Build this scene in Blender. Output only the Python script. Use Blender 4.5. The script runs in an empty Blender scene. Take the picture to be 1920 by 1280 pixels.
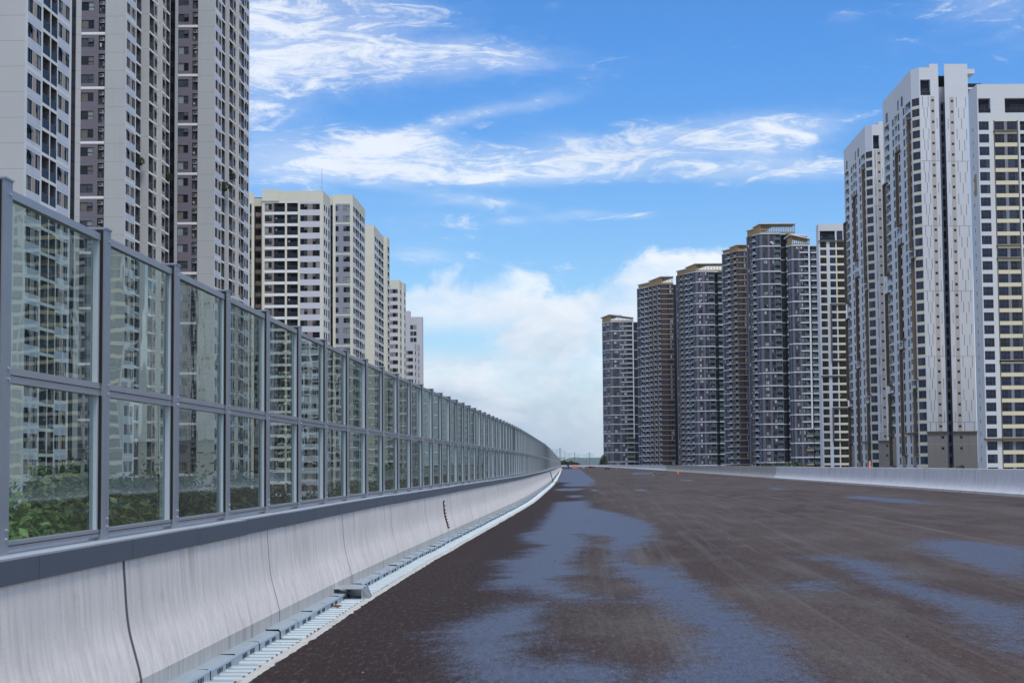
import bpy, bmesh, math, random
from mathutils import Matrix, Vector, noise as mnoise
R = math.radians
random.seed(7)
sc = bpy.context.scene
COL = sc.collection

# ------------------------------------------------------------------ camera
EYE = 1.82                                   # metres above the left road edge
PITCH, ROLL, F, SHIFT = R(3.26), R(0.45), 2666.7, 79.0
cd = bpy.data.cameras.new('camera'); cam = bpy.data.objects.new('camera', cd); COL.objects.link(cam)
cd.sensor_width = 36; cd.lens = 50; cd.clip_start = 0.1; cd.clip_end = 30000
cd.shift_y = SHIFT / 1920
cam.matrix_world = Matrix.Translation((0, 0, EYE)) @ Matrix.Rotation(math.pi/2 + PITCH, 4, 'X') @ Matrix.Rotation(-ROLL, 4, 'Z')
sc.camera = cam

# ------------------------------------------------------------------ sky, sun, exposure
SUN_EL, SUN_AZ = R(65), R(163)               # azimuth clockwise from +Y: behind the camera, to the right
w = bpy.data.worlds.new("World"); sc.world = w; w.use_nodes = True
N = w.node_tree.nodes; L = w.node_tree.links; N.clear()
def wn(t, **k):
    n = N.new(t)
    for a, b in k.items(): setattr(n, a, b)
    return n
def wm(op, a, b=None, c=None, clamp=False):
    n = wn('ShaderNodeMath', operation=op, use_clamp=clamp)
    for i, v in enumerate((a, b, c)):
        if v is None: continue
        if isinstance(v, (int, float)): n.inputs[i].default_value = v
        else: L.new(v, n.inputs[i])
    return n.outputs[0]
STR = 0.12
sky = wn('ShaderNodeTexSky', sky_type='NISHITA'); sky.sun_disc = False
sky.sun_elevation = SUN_EL; sky.sun_rotation = SUN_AZ
sky.altitude = 0; sky.air_density = 1.0; sky.dust_density = 0.6; sky.ozone_density = 3.0
tc = wn('ShaderNodeTexCoord'); sx = wn('ShaderNodeSeparateXYZ'); L.new(tc.outputs['Generated'], sx.inputs[0])
az = wm('ARCTAN2', sx.outputs[0], sx.outputs[1]); el = wm('ARCSINE', sx.outputs[2])
def fbm(sa, se, scale, detail, rough, dist=0.0, off=0.0):
    cb = wn('ShaderNodeCombineXYZ'); L.new(wm('MULTIPLY', az, sa), cb.inputs[0]); L.new(wm('MULTIPLY', el, se), cb.inputs[1])
    cb.inputs[2].default_value = off
    n = wn('ShaderNodeTexNoise'); n.inputs['Scale'].default_value = scale; n.inputs['Detail'].default_value = detail
    n.inputs['Roughness'].default_value = rough; n.inputs['Distortion'].default_value = dist
    L.new(cb.outputs[0], n.inputs['Vector']); return n.outputs['Fac']
def rmp(v, a, b, smooth=True):
    n = wn('ShaderNodeMapRange'); n.interpolation_type = 'SMOOTHSTEP' if smooth else 'LINEAR'
    n.inputs[1].default_value = a; n.inputs[2].default_value = b; L.new(v, n.inputs[0]); return n.outputs[0]
def lobe(px, py, sx_, sy_, amp, tilt=0.0):   # a cloud field round one direction of the sky
    a0 = math.atan((px-960)/F); e0 = (871-py)/F*0.985
    da = wm('SUBTRACT', az, a0); de = wm('SUBTRACT', el, e0)
    if tilt: de = wm('SUBTRACT', de, wm('MULTIPLY', da, tilt))
    q = wm('ADD', wm('POWER', wm('ABSOLUTE', wm('DIVIDE', da, sx_/F)), 2.0), wm('POWER', wm('ABSOLUTE', wm('DIVIDE', de, sy_/F)), 2.0))
    return wm('MULTIPLY', wm('EXPONENT', wm('MULTIPLY', q, -1.0)), amp)
def total(ls):
    s = ls[0]
    for x in ls[1:]: s = wm('ADD', s, x)
    return s
# thin high cloud
streak = fbm(1.0, 3.4, 9.0, 10, 0.66, 0.7, 3.1); fine = fbm(1.0, 2.4, 42.0, 7, 0.66, 0.4, 1.0)
cir = wm('ADD', wm('MULTIPLY', wm('SUBTRACT', streak, 0.5), 1.5), wm('MULTIPLY', wm('SUBTRACT', fine, 0.5), 0.55))
field = total([lobe(560, 30, 260, 85, .60), lobe(660, 118, 330, 52, .62), lobe(930, 115, 200, 34, .40), lobe(470, 150, 150, 140, .45), lobe(760, 30, 160, 40, .3),
               lobe(670, 298, 230, 42, .78, .05), lobe(740, 258, 120, 26, .5, .1), lobe(830, 228, 160, 18, .46, .3), lobe(1000, 195, 130, 14, .44, .15), lobe(1110, 285, 290, 42, .80, .08), lobe(990, 328, 240, 18, .56),
               lobe(1470, 262, 160, 44, .70), lobe(1430, 326, 260, 28, .80, -.03), lobe(860, 366, 120, 13, .56, -.1),
               lobe(960, 408, 40, 9, .52), lobe(1090, 398, 60, 12, .55, .05), lobe(1200, 402, 50, 9, .5), lobe(790, 472, 80, 18, .52), lobe(1045, 15, 20, 9, .42), lobe(1600, 58, 40, 12, .32),
               lobe(1900, 40, 140, 100, .66), lobe(500, 290, 150, 120, .20), lobe(800, 430, 260, 60, .22)])
away = wm('MULTIPLY', wm('MAXIMUM', rmp(wm('ABSOLUTE', az), .42, .85), rmp(el, .38, .62)), wm('ADD', .42, wm('MULTIPLY', rmp(fbm(1.0, 1.6, 2.2, 4, .55, .3, 7.7), .36, .6), .75)))  # unseen cloud behind and overhead, added to lift and whiten the ambient light
field = wm('ADD', field, away)
wisp = fbm(1.0, 4.6, 16.0, 10, 0.70, 1.1, 21.0)
veil = wm('MULTIPLY', rmp(wm('ADD', wm('MULTIPLY', field, .85), wm('MULTIPLY', cir, .7)), .08, 1.0), .50)
core = rmp(wm('ADD', wm('MULTIPLY', field, .80), wm('ADD', wm('MULTIPLY', cir, .9), wm('MULTIPLY', wm('SUBTRACT', wisp, .5), 2.1))), .30, 1.0)
m_cir = wm('MULTIPLY', wm('MAXIMUM', veil, core), .82)
# the bank of cumulus low over the horizon, with a lumpy top
lump = fbm(1.0, 1.25, 15.0, 10, .60, .35, 5.0); big = fbm(1.0, 1.0, 4.5, 2, .5, 0, 2.0)
top = wm('ADD', wm('ADD', .128, wm('MULTIPLY', wm('SUBTRACT', big, .5), .03)), wm('MULTIPLY', wm('EXPONENT', wm('MULTIPLY', wm('POWER', wm('ABSOLUTE', wm('DIVIDE', wm('SUBTRACT', az, .125), .055)), 2.0), -1.0)), .02))
edge = wm('ADD', wm('SUBTRACT', top, el), wm('MULTIPLY', wm('SUBTRACT', lump, .5), .085))
m_cum = rmp(edge, -.002, .012)
gapn = fbm(1.0, 2.2, 10.0, 7, .6, .4, 9.0)
gap = wm('MULTIPLY', wm('EXPONENT', wm('MULTIPLY', wm('POWER', wm('ABSOLUTE', wm('DIVIDE', wm('SUBTRACT', el, .087), .013)), 2.0), -1.0)), rmp(gapn, .44, .58))
m_cum = wm('MULTIPLY', m_cum, wm('SUBTRACT', 1.0, wm('MULTIPLY', gap, .85)))
thin = fbm(1.0, 1.6, 9.0, 8, .6, .5, 11.0)
m_cum = wm('MULTIPLY', m_cum, rmp(thin, .16, .60)); 
mask = wm('MAXIMUM', m_cir, wm('MULTIPLY', m_cum, .90))
# cloud brightness: white tops, blue-grey bases, a second tier of tops lower down
tlow = fbm(1.0, .8, 8.0, 3, .55, .3, 31.0)
tier = wm('ADD', wm('SUBTRACT', wm('ADD', .066, wm('MULTIPLY', wm('SUBTRACT', tlow, .5), .10)), el), wm('MULTIPLY', wm('SUBTRACT', fbm(1.0, 1.3, 14.0, 10, .62, .4, 15.0), .5), .085))
t1 = rmp(tier, -.001, .004); dark = wm('MULTIPLY', wm('MULTIPLY', t1, rmp(tier, .003, .03)), rmp(fbm(1.0, 2.0, 12.0, 8, .6, .5, 41.0), .30, .62))
body = rmp(edge, .0, .09)
shade = wm('ADD', wm('MULTIPLY', wm('SUBTRACT', body, wm('MULTIPLY', t1, wm('MULTIPLY', body, .7))), .34), wm('MULTIPLY', dark, .75))
puff = fbm(1.0, 1.3, 26.0, 8, .62, .5, 51.0); soft = fbm(1.0, 1.8, 9.0, 6, .6, .4, 61.0)
shade = wm('ADD', shade, wm('ADD', wm('MULTIPLY', wm('SUBTRACT', .5, lump), .9), wm('ADD', wm('MULTIPLY', wm('SUBTRACT', .5, puff), .9), wm('MULTIPLY', wm('SUBTRACT', soft, .46), 1.3))), None)
shade = wm('ADD', shade, wm('MULTIPLY', rmp(el, .14, .06), .10))
shade = wm('MULTIPLY', shade, 1.0, clamp=True)
ccol = wn('ShaderNodeMix', data_type='RGBA'); L.new(shade, ccol.inputs[0])
ccol.inputs[6].default_value = (0.90/STR, 0.93/STR, 0.97/STR, 1); ccol.inputs[7].default_value = (0.46/STR, 0.56/STR, 0.70/STR, 1)
# blue of the clear sky, tinted as this photograph's white balance shows it
tint = wn('ShaderNodeMix', data_type='RGBA', blend_type='MULTIPLY'); tint.inputs[0].default_value = 1.0
L.new(sky.outputs[0], tint.inputs[6])
tg = wn('ShaderNodeMix', data_type='RGBA'); L.new(rmp(el, .10, .30), tg.inputs[0]); tg.inputs[6].default_value = (0.79, 1.04, 1.22, 1); tg.inputs[7].default_value = (0.47, 0.92, 1.37, 1)
L.new(tg.outputs[2], tint.inputs[7])
mx = wn('ShaderNodeMix', data_type='RGBA'); L.new(mask, mx.inputs[0]); L.new(tint.outputs[2], mx.inputs[6]); L.new(ccol.outputs[2], mx.inputs[7])
hz = wn('ShaderNodeMix', data_type='RGBA'); L.new(wm('MULTIPLY', rmp(el, .075, -.01), .8), hz.inputs[0]); L.new(mx.outputs[2], hz.inputs[6])
hz.inputs[7].default_value = (0.50/STR, 0.62/STR, 0.74/STR, 1)
bg = wn('ShaderNodeBackground'); bg.inputs[1].default_value = STR; L.new(hz.outputs[2], bg.inputs[0])
wo = wn('ShaderNodeOutputWorld'); L.new(bg.outputs[0], wo.inputs[0])
sl = bpy.data.lights.new('sun', 'SUN'); sun = bpy.data.objects.new('sun', sl); COL.objects.link(sun)
sl.energy = 2.35; sl.angle = R(20); sl.color = (1.0, 0.962, 0.91)
sd = Vector((math.sin(SUN_AZ)*math.cos(SUN_EL), math.cos(SUN_AZ)*math.cos(SUN_EL), math.sin(SUN_EL)))
sun.rotation_euler = sd.to_track_quat('Z', 'Y').to_euler()
vs = sc.view_settings
sc.display_settings.display_device = 'sRGB'; vs.view_transform = 'Standard'; vs.look = 'None'; vs.gamma = 1; vs.use_curve_mapping = False
vs.exposure = 0.12
sc.cycles.max_bounces = 8; sc.cycles.transparent_max_bounces = 24; sc.cycles.use_denoising = True

# ------------------------------------------------------------------ helpers
class MB:
    """collects vertices and faces, with material names"""
    def __init__(s): s.v = []; s.f = []; s.m = []; s.uv = None
    def quad(s, a, b, c, d, m):
        i = len(s.v); s.v += [a, b, c, d]; s.f.append((i, i+1, i+2, i+3)); s.m.append(m)
    def poly(s, pts, m):
        i = len(s.v); s.v += list(pts); s.f.append(tuple(range(i, i+len(pts)))); s.m.append(m)
    def box(s, x0, x1, y0, y1, z0, z1, m, back=True):
        i = len(s.v)
        s.v += [(x0,y0,z0),(x1,y0,z0),(x1,y1,z0),(x0,y1,z0),(x0,y0,z1),(x1,y0,z1),(x1,y1,z1),(x0,y1,z1)]
        fs = [(0,1,5,4),(1,2,6,5),(3,0,4,7),(4,5,6,7),(3,2,1,0)] + ([(2,3,7,6)] if back else [])
        for f in fs: s.f.append(tuple(i+k for k in f)); s.m.append(m)
    def bar(s, a, b, r, m, n=6, r2=None):
        a = Vector(a); b = Vector(b); d = (b-a).normalized(); r2 = r if r2 is None else r2
        u = d.orthogonal().normalized(); v = d.cross(u); i = len(s.v)
        for p, q in ((a, r), (b, r2)):
            for k in range(n):
                t = 2*math.pi*k/n; s.v.append(tuple(p + u*math.cos(t)*q + v*math.sin(t)*q))
        for k in range(n):
            s.f.append((i+k, i+(k+1) % n, i+n+(k+1) % n, i+n+k)); s.m.append(m)
        s.f.append(tuple(i+k for k in range(n-1, -1, -1))); s.m.append(m)
        s.f.append(tuple(i+n+k for k in range(n))); s.m.append(m)
    def lathe(s, prof, m, n=16, c=(0,0,0)):
        i = len(s.v)
        for r, z in prof:
            for k in range(n):
                t = 2*math.pi*k/n; s.v.append((c[0]+r*math.cos(t), c[1]+r*math.sin(t), c[2]+z))
        for j in range(len(prof)-1):
            for k in range(n):
                s.f.append((i+j*n+k, i+j*n+(k+1) % n, i+(j+1)*n+(k+1) % n, i+(j+1)*n+k)); s.m.append(m if isinstance(m, str) else m[j])
    def add(s, o, M):
        i = len(s.v)
        s.v += [tuple(M @ Vector(p)) for p in o.v]
        s.f += [tuple(i+k for k in f) for f in o.f]; s.m += o.m
    def mesh(s, name, smooth=False):
        me = bpy.data.meshes.new(name); me.from_pydata(s.v, [], s.f)
        names = []
        for m in s.m:
            if m not in names: names.append(m)
        for m in names: me.materials.append(MAT[m])
        ix = {m: k for k, m in enumerate(names)}
        me.polygons.foreach_set('material_index', [ix[m] for m in s.m])
        if smooth: me.polygons.foreach_set('use_smooth', [True]*len(s.f))
        me.update(); return me
    def build(s, name, parent=None, smooth=False, loc=None):
        return link(name, s.mesh(name, smooth), parent, loc)
def link(name, me, parent=None, loc=None, rz=0, sca=None):
    o = bpy.data.objects.new(name, me); COL.objects.link(o)
    if parent: o.parent = parent
    if loc is not None: o.location = loc
    if rz: o.rotation_euler = (0, 0, rz)
    if sca: o.scale = sca
    return o
def tag(o, label=None, cat=None, group=None, kind=None):
    if label: o['label'] = label
    if cat: o['category'] = cat
    if group: o['group'] = group
    if kind: o['kind'] = kind
    return o
def thing(name, label, cat, loc=(0,0,0), rz=0, group=None):
    o = bpy.data.objects.new(name, None); COL.objects.link(o); o.location = loc; o.rotation_euler = (0,0,rz)
    o.empty_display_size = .3
    return tag(o, label, cat, group)
def recalc(me):
    bm = bmesh.new(); bm.from_mesh(me); bmesh.ops.recalc_face_normals(bm, faces=bm.faces); bm.to_mesh(me); bm.free()

def pt(px, d):                                # plan point seen in column px of the horizon at depth d
    return Vector(((px-960)/F*d*math.cos(PITCH), d))
def height(py, d, px=960):                    # height of a point at depth d seen at row py, column px
    py = py + (px-960)*math.tan(ROLL)
    return EYE + d*math.tan(math.atan((640+SHIFT-py)/F) + PITCH)
def screen(x, y, z):
    zc = y*math.cos(PITCH) + (z-EYE)*math.sin(PITCH)
    if zc < .1: return (-9999, -9999)
    yc = (z-EYE)*math.cos(PITCH) - y*math.sin(PITCH)
    X = F*x/zc; Y = F*yc/zc
    return 960 + X*math.cos(ROLL) + Y*-math.sin(ROLL), 640+SHIFT - (Y*math.cos(ROLL) + X*math.sin(ROLL))

# ------------------------------------------------------------------ materials
MAT = {}
class NT:
    def __init__(s, name):
        s.m = bpy.data.materials.new(name); s.m.use_nodes = True; s.t = s.m.node_tree; s.n = s.t.nodes; s.l = s.t.links
        s.b = s.n['Principled BSDF']; s.out = s.n['Material Output']; MAT[name] = s.m
    def new(s, t, **k):
        n = s.n.new(t)
        for a, b in k.items(): setattr(n, a, b)
        return n
    def math(s, op, a, b=None, clamp=False):
        n = s.new('ShaderNodeMath', operation=op, use_clamp=clamp)
        for i, v in enumerate((a, b)):
            if v is None: continue
            if isinstance(v, (int, float)): n.inputs[i].default_value = v
            else: s.l.new(v, n.inputs[i])
        return n.outputs[0]
    def noise(s, vec, scale, detail=4, rough=.55, dist=0.0, mul=None):
        if mul:
            v = s.new('ShaderNodeVectorMath', operation='MULTIPLY'); v.inputs[1].default_value = mul; s.l.new(vec, v.inputs[0]); vec = v.outputs[0]
        n = s.new('ShaderNodeTexNoise'); n.inputs['Scale'].default_value = scale; n.inputs['Detail'].default_value = detail
        n.inputs['Roughness'].default_value = rough; n.inputs['Distortion'].default_value = dist; s.l.new(vec, n.inputs['Vector']); return n.outputs['Fac']
    def ramp(s, v, a, b, lo=0.0, hi=1.0):
        n = s.new('ShaderNodeMapRange'); n.interpolation_type = 'SMOOTHSTEP'
        for i, x in ((1, a), (2, b), (3, lo), (4, hi)): n.inputs[i].default_value = x
        s.l.new(v, n.inputs[0]); return n.outputs[0]
    def mix(s, f, a, b, mode='MIX'):
        n = s.new('ShaderNodeMix', data_type='RGBA', blend_type=mode)
        for i, v in ((0, f), (6, a), (7, b)):
            if isinstance(v, (int, float)): n.inputs[i].default_value = v
            elif isinstance(v, tuple): n.inputs[i].default_value = (*v, 1) if len(v) == 3 else v
            else: s.l.new(v, n.inputs[i])
        return n.outputs[2]
    def pos(s): return s.new('ShaderNodeNewGeometry').outputs['Position']
    def bump(s, h, strength, dist):
        n = s.new('ShaderNodeBump'); n.inputs['Strength'].default_value = strength; n.inputs['Distance'].default_value = dist
        s.l.new(h, n.inputs['Height']); s.l.new(n.outputs[0], s.b.inputs['Normal']); return n
    def set(s, col=None, rough=None, spec=None, metal=None):
        for k, v in (('Base Color', col), ('Roughness', rough), ('Specular IOR Level', spec), ('Metallic', metal)):
            if v is None: continue
            if isinstance(v, (int, float)): s.b.inputs[k].default_value = v
            elif isinstance(v, tuple): s.b.inputs[k].default_value = (*v, 1)
            else: s.l.new(v, s.b.inputs[k])
def flat(name, col, rough=.7, spec=.3, metal=0, var=.12):
    t = NT(name); p = t.pos()
    n = t.noise(p, 1.3, 5, .6)
    t.set(t.mix(n, tuple(c*(1-var) for c in col), tuple(min(1, c*(1+var)) for c in col)), rough, spec, metal); return t
def facade(name, col, joint=None, zoff=0.0, rough=.75, streak=.16, var=.07, jd=.55, jw=.035):
    """painted render or panel: faint patches, rain streaks, optional fine horizontal joints every `joint` metres"""
    t = NT(name); p = t.pos()
    a = t.noise(p, .12, 3, .5); b = t.noise(p, 1.0, 5, .65, 0, (1.6, 1.6, .05))
    c = t.mix(a, tuple(x*(1-var) for x in col), tuple(min(1, x*(1+var)) for x in col))
    c = t.mix(t.ramp(b, .56, .8, 0, streak), c, tuple(x*.45 for x in col))
    if joint:
        s = t.new('ShaderNodeSeparateXYZ'); t.l.new(p, s.inputs[0])
        fr = t.math('FRACT', t.math('DIVIDE', t.math('ADD', s.outputs[2], 100*joint-zoff), joint))
        c = t.mix(t.math('LESS_THAN', fr, jw/joint), c, tuple(x*jd for x in col))
    t.set(c, rough, .25); return t
facade('grey_render', (.44,.445,.45), 3.1, -9.0, jw=.06, jd=.62)
facade('purple_render', (.165,.148,.178), 3.1, -9.0, jd=.7)
facade('white_trim', (.74,.74,.73))
facade('blue_panel', (.57,.61,.69), 1.03, -9.0, jd=.6)
facade('beige_infill', (.38,.32,.27))
facade('cream_render', (.66,.64,.53), 3.1, 0, streak=.24, jd=.72, jw=.05)
facade('lilac_panel', (.56,.56,.62), None, streak=.4)
facade('slate_render', (.27,.28,.33), 1.55, 0, streak=.3, jd=.8)
facade('brown_infill', (.25,.205,.18))
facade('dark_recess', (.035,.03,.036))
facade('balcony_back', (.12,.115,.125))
facade('pale_grey', (.50,.49,.52), 3.1, 0)
facade('charcoal', (.048,.050,.068)); facade('charcoal_light', (.125,.13,.165)); facade('charcoal_panel', (.055,.046,.06))
facade('blue_grey_side', (.12,.14,.20))
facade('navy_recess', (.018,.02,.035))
facade('gold', (.35,.25,.13), streak=.05); facade('gold_band', (.42,.30,.165), streak=.05)
facade('white_band', (.60,.61,.66), streak=.05)
facade('white_wall', (.61,.62,.64), 3.2, 0, streak=.14, jd=.8, jw=.03); facade('white_side', (.60,.63,.69), streak=.1)
facade('yellow_panel', (.70,.63,.44), streak=.1); facade('bronze', (.135,.10,.065), streak=0)
facade('taupe', (.27,.25,.23), 3.2, 0, jd=.75); facade('taupe_strip', (.47,.43,.40)); facade('slot_grey', (.16,.16,.19), streak=0)
facade('grey_mullion_wall', (.22,.22,.25))
flat('roof_grey', (.30,.30,.30)); flat('white_paint', (.78,.78,.76)); flat('ac_white', (.55,.54,.50)); flat('ac_dark', (.04,.04,.045))
def glass(name, col, rough, spec=.3):
    t = NT(name); p = t.pos()
    n = t.noise(p, .55, 3, .5); c = t.mix(n, tuple(x*.6 for x in col), tuple(x*1.5 for x in col))
    t.set(c, rough, spec); t.bump(t.noise(p, .8, 2), .12, .05); return t
glass('pane_dark', (.010,.012,.018), .06); glass('pane_navy', (.010,.018,.048), .05); glass('pane_mid', (.05,.06,.07), .12)
glass('pane_curtain', (.25,.27,.28), .45, .12); glass('pane_steel', (.035,.05,.085), .1); glass('pane_sheer', (.42,.45,.48), .5, .12); glass('pane_green', (.03,.07,.07), .1); glass('pane_warm', (.14,.12,.10), .2)
glass('rail_dark', (.020,.025,.034), .25, .10); glass('rail_green', (.07,.105,.11), .08); glass('rail_sky', (.20,.27,.34), .15)
flat('frame_dark', (.03,.03,.036), .45); flat('frame_grey', (.10,.10,.115), .45)
flat('rail_metal', (.10,.10,.11), .4)

def concrete(name, col, stain, grime):
    t = NT(name); p = t.pos()
    big = t.noise(p, .9, 4, .6); vs_ = t.noise(p, 1.0, 6, .65, 0, (14, 14, .35)); vs2 = t.noise(p, 1.0, 4, .6, 0, (4, 4, .25)); fine = t.noise(p, 60, 4, .6)
    c = t.mix(big, tuple(x*.84 for x in col), tuple(min(.9, x*1.1) for x in col))
    c = t.mix(t.ramp(vs_, .47, .68, 0, .42), c, tuple(x*.66 for x in col))
    c = t.mix(t.ramp(vs_, .50, .36, 0, .35), c, tuple(min(.9, x*1.2) for x in col))
    c = t.mix(t.ramp(vs2, .52, .78, 0, stain), c, (col[0]*.42, col[1]*.40, col[2]*.36))
    s = t.new('ShaderNodeSeparateXYZ'); t.l.new(p, s.inputs[0])
    spot = t.noise(p, 3.2, 5, .7)
    c = t.mix(t.math('MULTIPLY', t.ramp(spot, .60, .72), grime), c, (.09,.085,.07))
    drip = t.math('MULTIPLY', t.ramp(t.noise(p, 1.0, 3, .6, 0, (.9, .9, .0)), .60, .70), t.ramp(t.math('ADD', s.outputs[2], t.math('MULTIPLY', t.math('SUBTRACT', vs_, .5), 1.2)), .72, 1.12))
    c = t.mix(t.math('MULTIPLY', drip, .5), c, (col[0]*.5, col[1]*.42, col[2]*.34))
    pits = t.noise(p, 28, 2, .5)
    c = t.mix(t.ramp(pits, .70, .78, 0, .5), c, tuple(x*.4 for x in col))
    c = t.mix(t.ramp(fine, .4, .7, 0, .16), c, tuple(x*.6 for x in col))
    t.set(c, .85, .25); t.bump(t.math('ADD', t.math('MULTIPLY', vs_, .6), t.math('MULTIPLY', fine, .35)), .35, .012)
concrete('concrete', (.75,.70,.66), .38, .12)
concrete('concrete_toe', (.58,.555,.525), .75, .75)
concrete('concrete_clean', (.64,.64,.68), .25, .10)
concrete('concrete_stained', (.42,.41,.40), .95, .8)
concrete('mortar', (.50,.49,.465), .5, .8)
flat('joint_dark', (.13,.13,.135), .9, .1); flat('rust', (.10,.065,.04), .9, .1, 0, .5)
def metal(name, col, rough, metalness, spots=.2):
    t = NT(name); p = t.pos(); a = t.noise(p, 2.2, 4, .6); b = t.noise(p, 40, 3, .6)
    c = t.mix(a, tuple(x*.86 for x in col), tuple(min(1, x*1.12) for x in col)); c = t.mix(t.ramp(b, .58, .75, 0, spots), c, tuple(x*.5 for x in col))
    d = t.noise(p, 5, 5, .7); c = t.mix(t.ramp(d, .6, .8, 0, spots*.8), c, (.26,.235,.20))
    t.set(c, rough, .5, metalness)
metal('fence_metal', (.30,.33,.37), .42, .35, .12); metal('fence_rail', (.38,.39,.42), .36, .5, .15); metal('cap_metal', (.105,.125,.155), .5, .2, .2); metal('cap_top', (.42,.45,.49), .5, .2, .2)
metal('galvanised', (.36,.425,.465), .45, .3, .3); metal('zinc', (.62,.65,.68), .28, .75, .15)
flat('stile_pale', (.42,.47,.50), .5)
flat('rubber_black', (.014,.014,.015), .6); flat('gap_black', (.006,.006,.007), .9, .05)

# clear acrylic panel: see-through, with a wavy mirror image on it
def panel_glass():
    t = NT('acrylic'); t.n.remove(t.b)
    p = t.pos()
    tr = t.new('ShaderNodeBsdfTransparent'); tr.inputs[0].default_value = (.62,.74,.70,1)
    gl = t.new('ShaderNodeBsdfGlossy'); gl.inputs['Roughness'].default_value = .012; gl.inputs[0].default_value = (.62,.69,.665,1)
    h = t.math('ADD', t.noise(p, .9, 2, .5), t.math('MULTIPLY', t.noise(p, 3.0, 2, .5, 0, (1,1,.5)), .16))
    b = t.new('ShaderNodeBump'); b.inputs['Strength'].default_value = .26; b.inputs['Distance'].default_value = .013; t.l.new(h, b.inputs['Height'])
    t.l.new(b.outputs[0], gl.inputs['Normal'])
    fr = t.new('ShaderNodeFresnel'); fr.inputs[0].default_value = 1.5
    two = t.math('DIVIDE', t.math('MULTIPLY', fr.outputs[0], 2.0), t.math('ADD', fr.outputs[0], 1.0), True)   # both faces of the sheet
    mx_ = t.new('ShaderNodeMixShader'); t.l.new(two, mx_.inputs[0]); t.l.new(tr.outputs[0], mx_.inputs[1]); t.l.new(gl.outputs[0], mx_.inputs[2])
    du = t.new('ShaderNodeBsdfDiffuse'); du.inputs[0].default_value = (.5,.52,.5,1)
    dust = t.math('MULTIPLY', t.ramp(t.math('ADD', t.math('MULTIPLY', t.noise(p, 1.4, 5, .65), .6), t.math('MULTIPLY', t.noise(p, 1.0, 4, .7, 0, (9, 9, .5)), .4)), .36, .72), .035)
    m2 = t.new('ShaderNodeMixShader'); t.l.new(dust, m2.inputs[0]); t.l.new(mx_.outputs[0], m2.inputs[1]); t.l.new(du.outputs[0], m2.inputs[2])
    t.l.new(m2.outputs[0], t.out.inputs[0])
panel_glass()

def leaf_mat(name, dark, light):
    t = NT(name); p = t.pos(); oi = t.new('ShaderNodeObjectInfo')
    c = t.mix(t.ramp(t.noise(p, 2.2, 3, .6), .3, .7), dark, light)
    c = t.mix(t.ramp(t.noise(p, 14, 2, .6), .45, .75, 0, .75), c, tuple(x*1.7 for x in light))
    h = t.new('ShaderNodeHueSaturation'); t.l.new(c, h.inputs['Color']); t.l.new(t.math('ADD', t.math('MULTIPLY', oi.outputs['Random'], .06), .47), h.inputs['Hue'])
    t.l.new(t.math('ADD', t.math('MULTIPLY', oi.outputs['Random'], .5), .75), h.inputs['Value'])
    t.set(h.outputs[0], .42, .4)
    tl = t.new('ShaderNodeBsdfTranslucent'); t.l.new(h.outputs[0], tl.inputs[0])
    ms = t.new('ShaderNodeMixShader'); ms.inputs[0].default_value = .28; t.l.new(t.b.outputs[0], ms.inputs[1]); t.l.new(tl.outputs[0], ms.inputs[2]); t.l.new(ms.outputs[0], t.out.inputs[0])
leaf_mat('leaves', (.034,.075,.014), (.15,.24,.044)); flat('bark', (.11,.085,.06), .9, .1, 0, .3)
leaf_mat('leaves_dark', (.018,.040,.012), (.055,.095,.024))
flat('hill_green', (.055,.068,.070), .95, .1, 0, .3)

# ------------------------------------------------------------------ the road line
def integ(heads, x0, y0=-30.0, y1=1000.0, step=1.0):
    xs = []; x = x0 + heads(0)*0; n = int((y1-y0)/step)+1
    acc = 0.0; tab = [0.0]
    for k in range(1, n):
        acc += heads(y0+(k-.5)*step)*step; tab.append(acc)
    base = tab[int((0-y0)/step)]
    tab = [v-base+x0 for v in tab]
    def f(y):
        q = (y-y0)/step; i = max(0, min(n-2, int(math.floor(q)))); r = q-i
        return tab[i]*(1-r)+tab[i+1]*r
    return f
def sstep(a, b, t): t = max(0, min(1, (t-a)/(b-a))); return t*t*(3-2*t)
def head_l(y):
    h = .042 + (.063-.042)*sstep(15, 30, y) + (.0455-.063)*sstep(52, 80, y) + (.0365-.0455)*sstep(95, 170, y)
    if y > 600: h -= (y-600)/900.0
    return h
def head_r(y):
    h = .0445 + (.0375-.0445)*sstep(160, 420, y)
    if y > 720: h -= (y-720)/950.0
    return h
fence_x = integ(head_l, -3.74); right_x = integ(head_r, 18.25)
Z_RIGHT = .33
def road_z(x, y):
    a = fence_x(y)+.95; b = right_x(y); return .02 + Z_RIGHT*max(-.05, min(1.1, (x-a)/(b-a)))
def stations(fx, y0, s, count):               # equal steps along a curve: (x, y, heading)
    out = []; y = y0
    for k in range(count+1):
        h = fx(y+.5)-fx(y-.5); y2 = y+s*math.cos(math.atan(h)); out.append((fx(y), y, math.atan2(fx(y2)-fx(y), y2-y))); y = y2
    return out
def ground_hit(px, py):                       # road point seen at a pixel (used to trace the damp patches on the road)
    v = (640+SHIFT-py)/F; z = .2; x = y = 0
    for _ in range(8):
        t = math.tan(math.atan(v)+PITCH); y = (z-EYE)/t; X = (px-960)/F; zc = y*math.cos(PITCH)+(z-EYE)*math.sin(PITCH); x = X*zc
        z = road_z(x, y)
    return x, y

# ------------------------------------------------------------------ ground and road
flat('earth', (.16,.15,.11), .95, .1, 0, .4)
g = MB(); g.quad((-9000,-400,-9),(9000,-400,-9),(9000,14000,-9),(-9000,14000,-9),'earth'); tag(g.build('ground'), kind='structure')

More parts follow.
